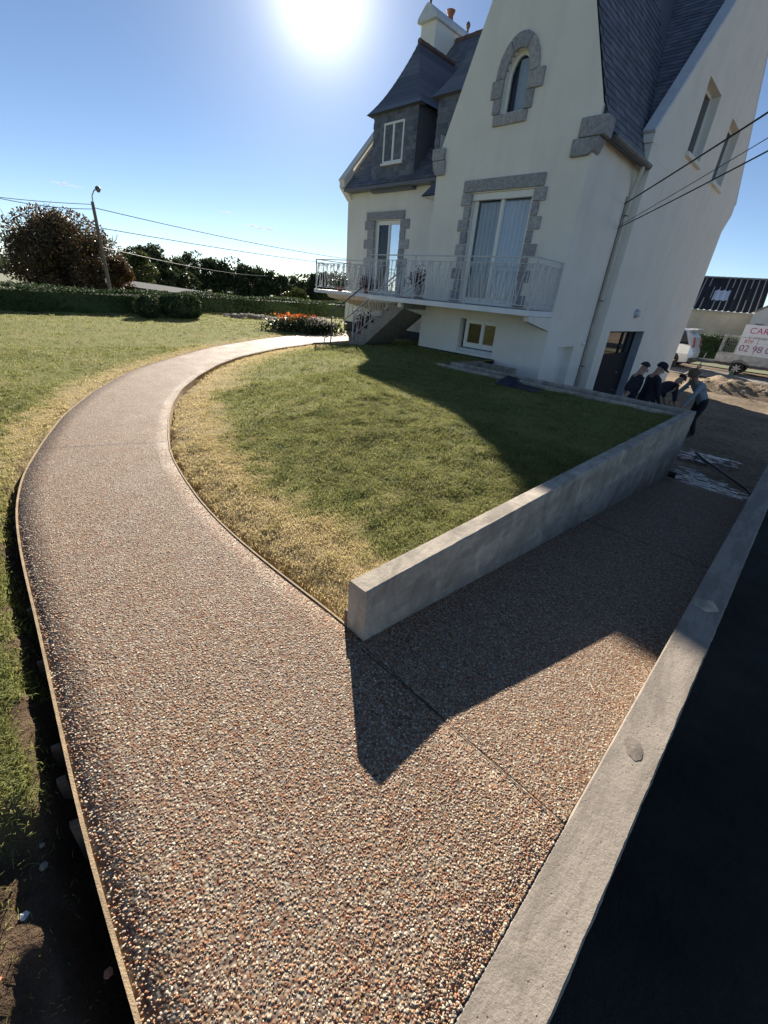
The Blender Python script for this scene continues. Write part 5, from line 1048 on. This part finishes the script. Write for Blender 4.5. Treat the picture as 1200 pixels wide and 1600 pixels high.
# the firm's sign standing in the trailer
sg = thing('site_sign', 'white printed sign board with red and purple lettering in the trailer', 'sign', (-2.9, 31.9, tz + .56))
SX0, SX1, SYY, S0, S1 = -3.86, -1.5, 31.82, tz + .56, 1.52
MB().prism([(SX0, SYY, S0), (SX1, SYY, S0), (SX1, SYY + .18, S1), (SX0, SYY + .18, S1)], (0, 0.03, 0)).build('board', 'sign_white', sg)
def text(body, x, z, size, mat, sp=1.0):
    cu = bpy.data.curves.new('lettering', 'FONT'); cu.body = body; cu.size = size; cu.extrude = 0.002; cu.space_character = sp
    o = bpy.data.objects.new('lettering', cu); C.objects.link(o); bpy.context.view_layer.update(); dg = bpy.context.evaluated_depsgraph_get(); me = bpy.data.meshes.new_from_object(o.evaluated_get(dg)); bpy.data.objects.remove(o); bpy.data.curves.remove(cu)
    l_ = link('lettering', me, mat, sg); sl = math.atan2(.18, S1 - S0); l_.rotation_euler = (math.pi / 2 - sl, 0, 0); l_.location = (x, SYY + .18 * (z - S0) / (S1 - S0) - .008, z); return l_
text('CARREL', -3.58, 1.10, .42, 'print_magenta', 1.05); text('L\' entreprise', -3.50, .84, .22, 'print_grey'); text('BTP', -3.62, .60, .24, 'print_red'); text('02 98 0', -3.72, .18, .46, 'print_purple')
MB().box(-3.7, -1.6, SYY + .14, SYY + .16, 1.03, 1.055).build('rule', 'print_grey', sg)

# spoil heap beside the excavation
V = []; n, m_ = 60, 26
for i in range(n + 1):
    for j in range(m_ + 1):
        u = i / n; v = j / m_; x = -4.2 + 9.5 * u; y = 21.6 + 3.6 * v; p = Vector((x * 1.1, y * 1.1, 0)); e = min(1, u * 9, (1 - u) * 9) * min(1, v * 3.6, (1 - v) * 3.0)
        V.append((x, y, -1.06 + e * (0.44 + 0.16 * mnoise.fractal(p, 1, 2, 4) + 0.1 * mnoise.fractal(p * 4, 1, 2, 3))))
tag(link('soil_mound', np_mesh('soil_mound', V, [(i * (m_ + 1) + j, (i + 1) * (m_ + 1) + j, (i + 1) * (m_ + 1) + j + 1, i * (m_ + 1) + j + 1) for i in range(n) for j in range(m_)]), 'yard_soil'), 'long bank of dug soil in front of the trailer', 'soil heap')
for k in range(16):
    b = MB(); x = RNG.uniform(-3.6, -1.0); rock(b, (x, RNG.uniform(21.6, 23.4), -0.85 + RNG.uniform(0, .25)), RNG.uniform(.04, .12)); tag(b.build('clod', 'stone'), 'stone or clod lying on the bank of dug soil', 'stone', 'clods on the soil bank')
one('jerrycan', MB().box(-2.72, -2.58, 23.6, 23.7, -0.45, -0.27).box(-2.69, -2.65, 23.63, 23.67, -0.27, -0.22), 'green_can', 'small green can standing on top of the soil bank', 'can', bevel=0.02)
one('hose', MB().tube([(-1.22, 10.9, -0.93), (-1.0, 10.45, -0.92), (-0.75, 10.05, -0.91), (-0.4, 9.5, -0.9), (-0.12, 9.1, -0.9), (-0.05, 8.85, -0.88)], 0.018, 7), 'black_plastic', 'black pipe lying across the soil at the foot of the ramp', 'pipe')
one('hose', MB().tube([(-3.9 + .22 * math.cos(a), 22.6 + .3 * math.sin(a), -0.62 + .18 * math.sin(a * 1.0)) for a in np.linspace(0, 4.5, 16)], 0.02, 6), 'sign_white', 'loop of pale hose sticking out of the soil bank', 'hose')
one('drain_pipe', MB().lathe([(.05, 0), (.05, .10), (.042, .10), (.042, 0.0)], (-1.10, 7.80, -0.64), 14, 'x'), 'black_plastic', 'short black pipe end at the foot of the long wall', 'pipe')

# small wisps of cloud far out over the treeline
nt = NT('cloud_vapour'); nt.t.nodes.remove(nt.b); pv = nt.n('VolumePrincipled'); pv.inputs['Color'].default_value = (1, 1, 1, 1); pv.inputs['Density'].default_value = 0.07; nt.l(pv.outputs[0], nt.out.inputs['Volume'])
for k, (c0, r0) in enumerate((((-1035.0, 610.0, 108.0), (16, 42, 3.6)), ((-1068.0, 548.0, 128.0), (8, 20, 2.6)), ((-1170.0, 270.0, 136.0), (10, 26, 3.4)))):
    m = MB()
    for q in range(9):
        bm = bmesh.new(); bmesh.ops.create_icosphere(bm, subdivisions=2, radius=1.0); f = (q - 4) / 4; off = Vector((random.uniform(-.3, .3) * r0[0], f * r0[1], random.uniform(-.6, .6) * r0[2])); sc = (1 - abs(f) * .6) * random.uniform(.5, 1)
        vs = [Vector(c0) + off + Vector((v.co.x * r0[0] * .8, v.co.y * r0[1] * .35, v.co.z * r0[2])) * sc * (1 + .5 * mnoise.noise(v.co * 1.5 + off)) for v in bm.verts]; fs = [[v.index for v in fc.verts] for fc in bm.faces]; bm.free(); m.add(vs, fs)
    tag(m.build('cloud', 'cloud_vapour', smooth=True), kind='stuff', label=['small pale cloud wisp left of the house above the treeline', 'tiny faint cloud scrap above the larger wisp', 'faint cloud wisp above the big tree'][k], cat='cloud')

# ================================================================== people at work at the foot of the house
def person(label, loc, rotz, J, mats, extras):
    """J: joint -> (x, y, z); figure faces +x locally; one skinned body, clothes as colour regions of it"""
    E_ = [('pelvis', 'waist'), ('waist', 'chest'), ('chest', 'neck'), ('neck', 'head'), ('head', 'crown')]
    for s_ in 'lr': E_ += [('chest', 'sh' + s_), ('sh' + s_, 'el' + s_), ('el' + s_, 'wr' + s_), ('wr' + s_, 'pa' + s_), ('pelvis', 'hip' + s_), ('hip' + s_, 'kn' + s_), ('kn' + s_, 'an' + s_), ('an' + s_, 'to' + s_)]
    Rr = dict(pelvis=(.155, .12), waist=(.145, .11), chest=(.165, .115), neck=(.058, .058), head=(.088, .085), crown=(.055, .05))
    for s_ in 'lr': Rr.update({'sh' + s_: (.075, .07), 'el' + s_: (.047, .047), 'wr' + s_: (.033, .03), 'pa' + s_: (.036, .022), 'hip' + s_: (.095, .095), 'kn' + s_: (.068, .068), 'an' + s_: (.048, .048), 'to' + s_: (.042, .035)})
    J = {k: Vector(v) for k, v in J.items()}
    for s_ in 'lr':   # fingers fan out of the palm, thumb from its side
        d = (J['pa' + s_] - J['wr' + s_]).normalized(); sd = d.cross(Vector((0, 1, 0.01))).normalized()
        for k, (o_, ln) in enumerate(((-.026, .055), (-.009, .065), (.009, .06), (.026, .05))):
            a = 'f%d%s' % (k, s_); J[a] = J['pa' + s_] + d * ln * .6 + sd * o_; J[a + 'b'] = J[a] + d * ln * .4 + Vector((0.02, 0, -.03)); E_ += [('pa' + s_, a), (a, a + 'b')]; Rr[a] = (.009, .009); Rr[a + 'b'] = (.008, .008)
        a = 'th' + s_; J[a] = J['wr' + s_] + d * .05 + sd * .05; E_.append(('pa' + s_, a)); Rr[a] = (.011, .011)
    names = list(J); me = bpy.data.meshes.new('body_tmp'); me.from_pydata([J[n] for n in names], [(names.index(a), names.index(b)) for a, b in E_], [])
    o = bpy.data.objects.new('body_tmp', me); C.objects.link(o); sk = o.modifiers.new('skin', 'SKIN'); sub = o.modifiers.new('sub', 'SUBSURF'); sub.levels = 2; sub.render_levels = 2
    for i, n in enumerate(names): me.skin_vertices[0].data[i].radius = Rr[n]; me.skin_vertices[0].data[i].use_root = (n == 'pelvis')
    bpy.context.view_layer.update(); dg = bpy.context.evaluated_depsgraph_get(); bmsh = bpy.data.meshes.new_from_object(o.evaluated_get(dg)); bpy.data.objects.remove(o)
    reg = {}
    for a, b in E_:
        k = 'trousers' if b[:2] in ('hi', 'kn', 'an') else 'boots' if b[:2] == 'to' else 'skin' if (b in ('head', 'crown', 'neck') or b[:2] in ('pa', 'th') or b[0] == 'f') else 'forearm' if b[:2] == 'wr' else 'top'
        reg[(a, b)] = k
    order = ['skin', 'top', 'trousers', 'boots', 'forearm']
    for k in order: bmsh.materials.append(MATS[mats[k]])
    segs = [(J[a], J[b], order.index(reg[(a, b)]), (Rr[a][0] + Rr[b][0]) / 2) for a, b in E_]
    for p in bmsh.polygons:
        best = min(segs, key=lambda sg_: ((p.center - (sg_[0] + (sg_[1] - sg_[0]) * max(0, min(1, (p.center - sg_[0]).dot(sg_[1] - sg_[0]) / max((sg_[1] - sg_[0]).length_squared, 1e-9))))).length - sg_[3]))
        p.material_index = best[2]; p.use_smooth = True
    t = local_thing('person', label, 'person', loc, None, rotz); link('body', bmsh, None, t)
    h = J['head']; up = (J['crown'] - J['head']).normalized(); fwd = Vector((1, 0, 0)); fwd = (fwd - up * fwd.dot(up)).normalized(); sd = up.cross(fwd)
    f = MB(); 
    f.tube([h + fwd * .075 + up * .0, h + fwd * .112 - up * .02], [.014, .018], 6)
    for s_ in (-1, 1): f.tube([h + sd * s_ * .088 + up * .02, h + sd * s_ * .094 - up * .035], [.018, .014], 6)
    f.build('face', 'skin', t)
    ey = MB()
    for s_ in (-1, 1): ey.lathe([(.004, -.01), (.011, 0), (.004, .01)], h + fwd * .084 + sd * s_ * .032 + up * .02, 6)
    ey.tube([h + fwd * .088 - up * .055 - sd * .022, h + fwd * .092 - up * .055 + sd * .022], .005, 4); ey.build('eyes', 'hair', t)
    bm = bmesh.new(); bmesh.ops.create_uvsphere(bm, u_segments=16, v_segments=10, radius=1.0); vs = [h + up * .045 - fwd * .012 + fwd * (v.co.x * .102) + sd * (v.co.y * .094) + up * (v.co.z * .095) for v in bm.verts if True]
    fs = [[v.index for v in fc.verts] for fc in bm.faces if fc.calc_center_median().z > (-.15 if fc.calc_center_median().x < .3 else .35)]; bm.free()
    MB().add(vs, fs).build('hair', 'hair', t, smooth=True, fix=False)
    for kind, matn in extras:
        if kind == 'cap':
            m = MB(); q = Matrix((fwd, sd, up)).transposed()
            prof = [(.108, .03), (.11, .07), (.095, .12), (.05, .15), (.01, .155)]; tmp = MB().lathe(prof, (0, 0, 0), 16); m.add([h + q @ Vector(v) for v in tmp.v], tmp.f)
            m.add([h + fwd * .09 + sd * .085 + up * .05, h + fwd * .20 + sd * .06 + up * .035, h + fwd * .20 - sd * .06 + up * .035, h + fwd * .09 - sd * .085 + up * .05], [(0, 1, 2, 3)]); m.build('cap', matn, t, smooth=True, fix=False)
        if kind == 'hat':
            q = Matrix((fwd, sd, up)).transposed(); prof = [(.135, .04), (.132, .047), (.11, .06), (.108, .12), (.09, .155), (.04, .165), (.01, .165)]; tmp = MB().lathe(prof, (0, 0, 0), 18); MB().add([h + q @ Vector(v) for v in tmp.v], tmp.f).build('hat', matn, t, smooth=True, fix=False)
    return t
def pose(bend, head_up, arms, legs=((.12, .1), (-.12, -.05)), h=.92):
    """bend: forward lean of the trunk; arms: (elbow, wrist) offsets per side relative to the shoulder"""
    sb, cb = math.sin(bend), math.cos(bend); up = Vector((sb, 0, cb)); pel = Vector((0, 0, h)); ch = pel + up * .40; nk = ch + up * .16; hu = Vector((math.sin(bend + head_up), 0, math.cos(bend + head_up))); hd = nk + hu * .12
    J = dict(pelvis=pel, waist=pel + up * .2, chest=ch, neck=nk, head=hd, crown=hd + hu * .09)
    for s_, y, (el, wr), (kx, ax_) in zip('lr', (1, -1), arms, legs):
        sh = ch + up * .07 + Vector((0, .19 * y, 0)); J['sh' + s_] = sh; J['el' + s_] = sh + Vector(el); J['wr' + s_] = J['el' + s_] + Vector(wr); J['pa' + s_] = J['wr' + s_] + Vector(wr).normalized() * .08
        J['hip' + s_] = pel + Vector((0, .10 * y, -.05)); J['kn' + s_] = Vector((kx, .12 * y, h * .53)); J['an' + s_] = Vector((ax_, .13 * y, .09)); J['to' + s_] = Vector((ax_ + .17, .14 * y, .05))
    return J
dn = lambda y: ((.06, .04 * y, -.27), (.12, .0, -.22))
person('worker in dark sleeveless top holding a tool against the white wall', (-2.70, 10.30, -1.0), 0.6, pose(.10, .3, (((-.05, .1, -.26), (.05, .02, -.25)), ((-.16, -.08, -.22), (-.12, -.08, -.18)))), dict(skin='skin', top='navy', trousers='dark_trousers', boots='boot', forearm='skin'), [])
person('worker in dark clothes wearing a navy cap, standing next to the wall', (-2.50, 10.62, -1.0), 0.75, pose(.16, .3, (dn(1), dn(-1)), h=.93), dict(skin='skin', top='navy', trousers='dark_trousers', boots='boot', forearm='navy'), [('cap', 'navy')])
person('worker in navy T-shirt bending low towards the man in grey', (-2.62, 11.70, -1.0), 0.75, pose(.95, -.1, (dn(1), dn(-1)), ((.1, -.05), (.05, -.15)), .90), dict(skin='skin', top='navy', trousers='dark_trousers', boots='boot', forearm='skin'), [])
person('worker in grey sweater and brown hat bending over, nearest the ramp', (-1.70, 12.55, -1.0), 3.93, pose(.72, -.15, (((.15, .06, -.24), (.12, -.02, -.22)), ((.10, -.12, -.24), (.14, .04, -.22))), ((.14, .0), (.06, -.16)), .90), dict(skin='skin', top='grey_sweater', trousers='dark_trousers', boots='boot', forearm='grey_sweater'), [('hat', 'hat_felt')])
one('hand_tool', MB().tube([(-2.93, 9.92, 0.12), (-2.86, 9.99, -0.06), (-2.75, 10.05, -0.6)], 0.014, 6).bar((-2.99, 9.88, 0.13), (-2.89, 9.97, 0.10), .03, .03), 'black_plastic', 'dark long-handled tool held by the worker at the wall', 'tool')
one('work_bucket', MB().lathe([(.12, 0), (.16, .3), (.17, .3), (.15, .29), (.11, .02)], (-2.1, 12.2, -0.98), 16), 'black_plastic', 'black builder bucket between the two bending workers', 'bucket')
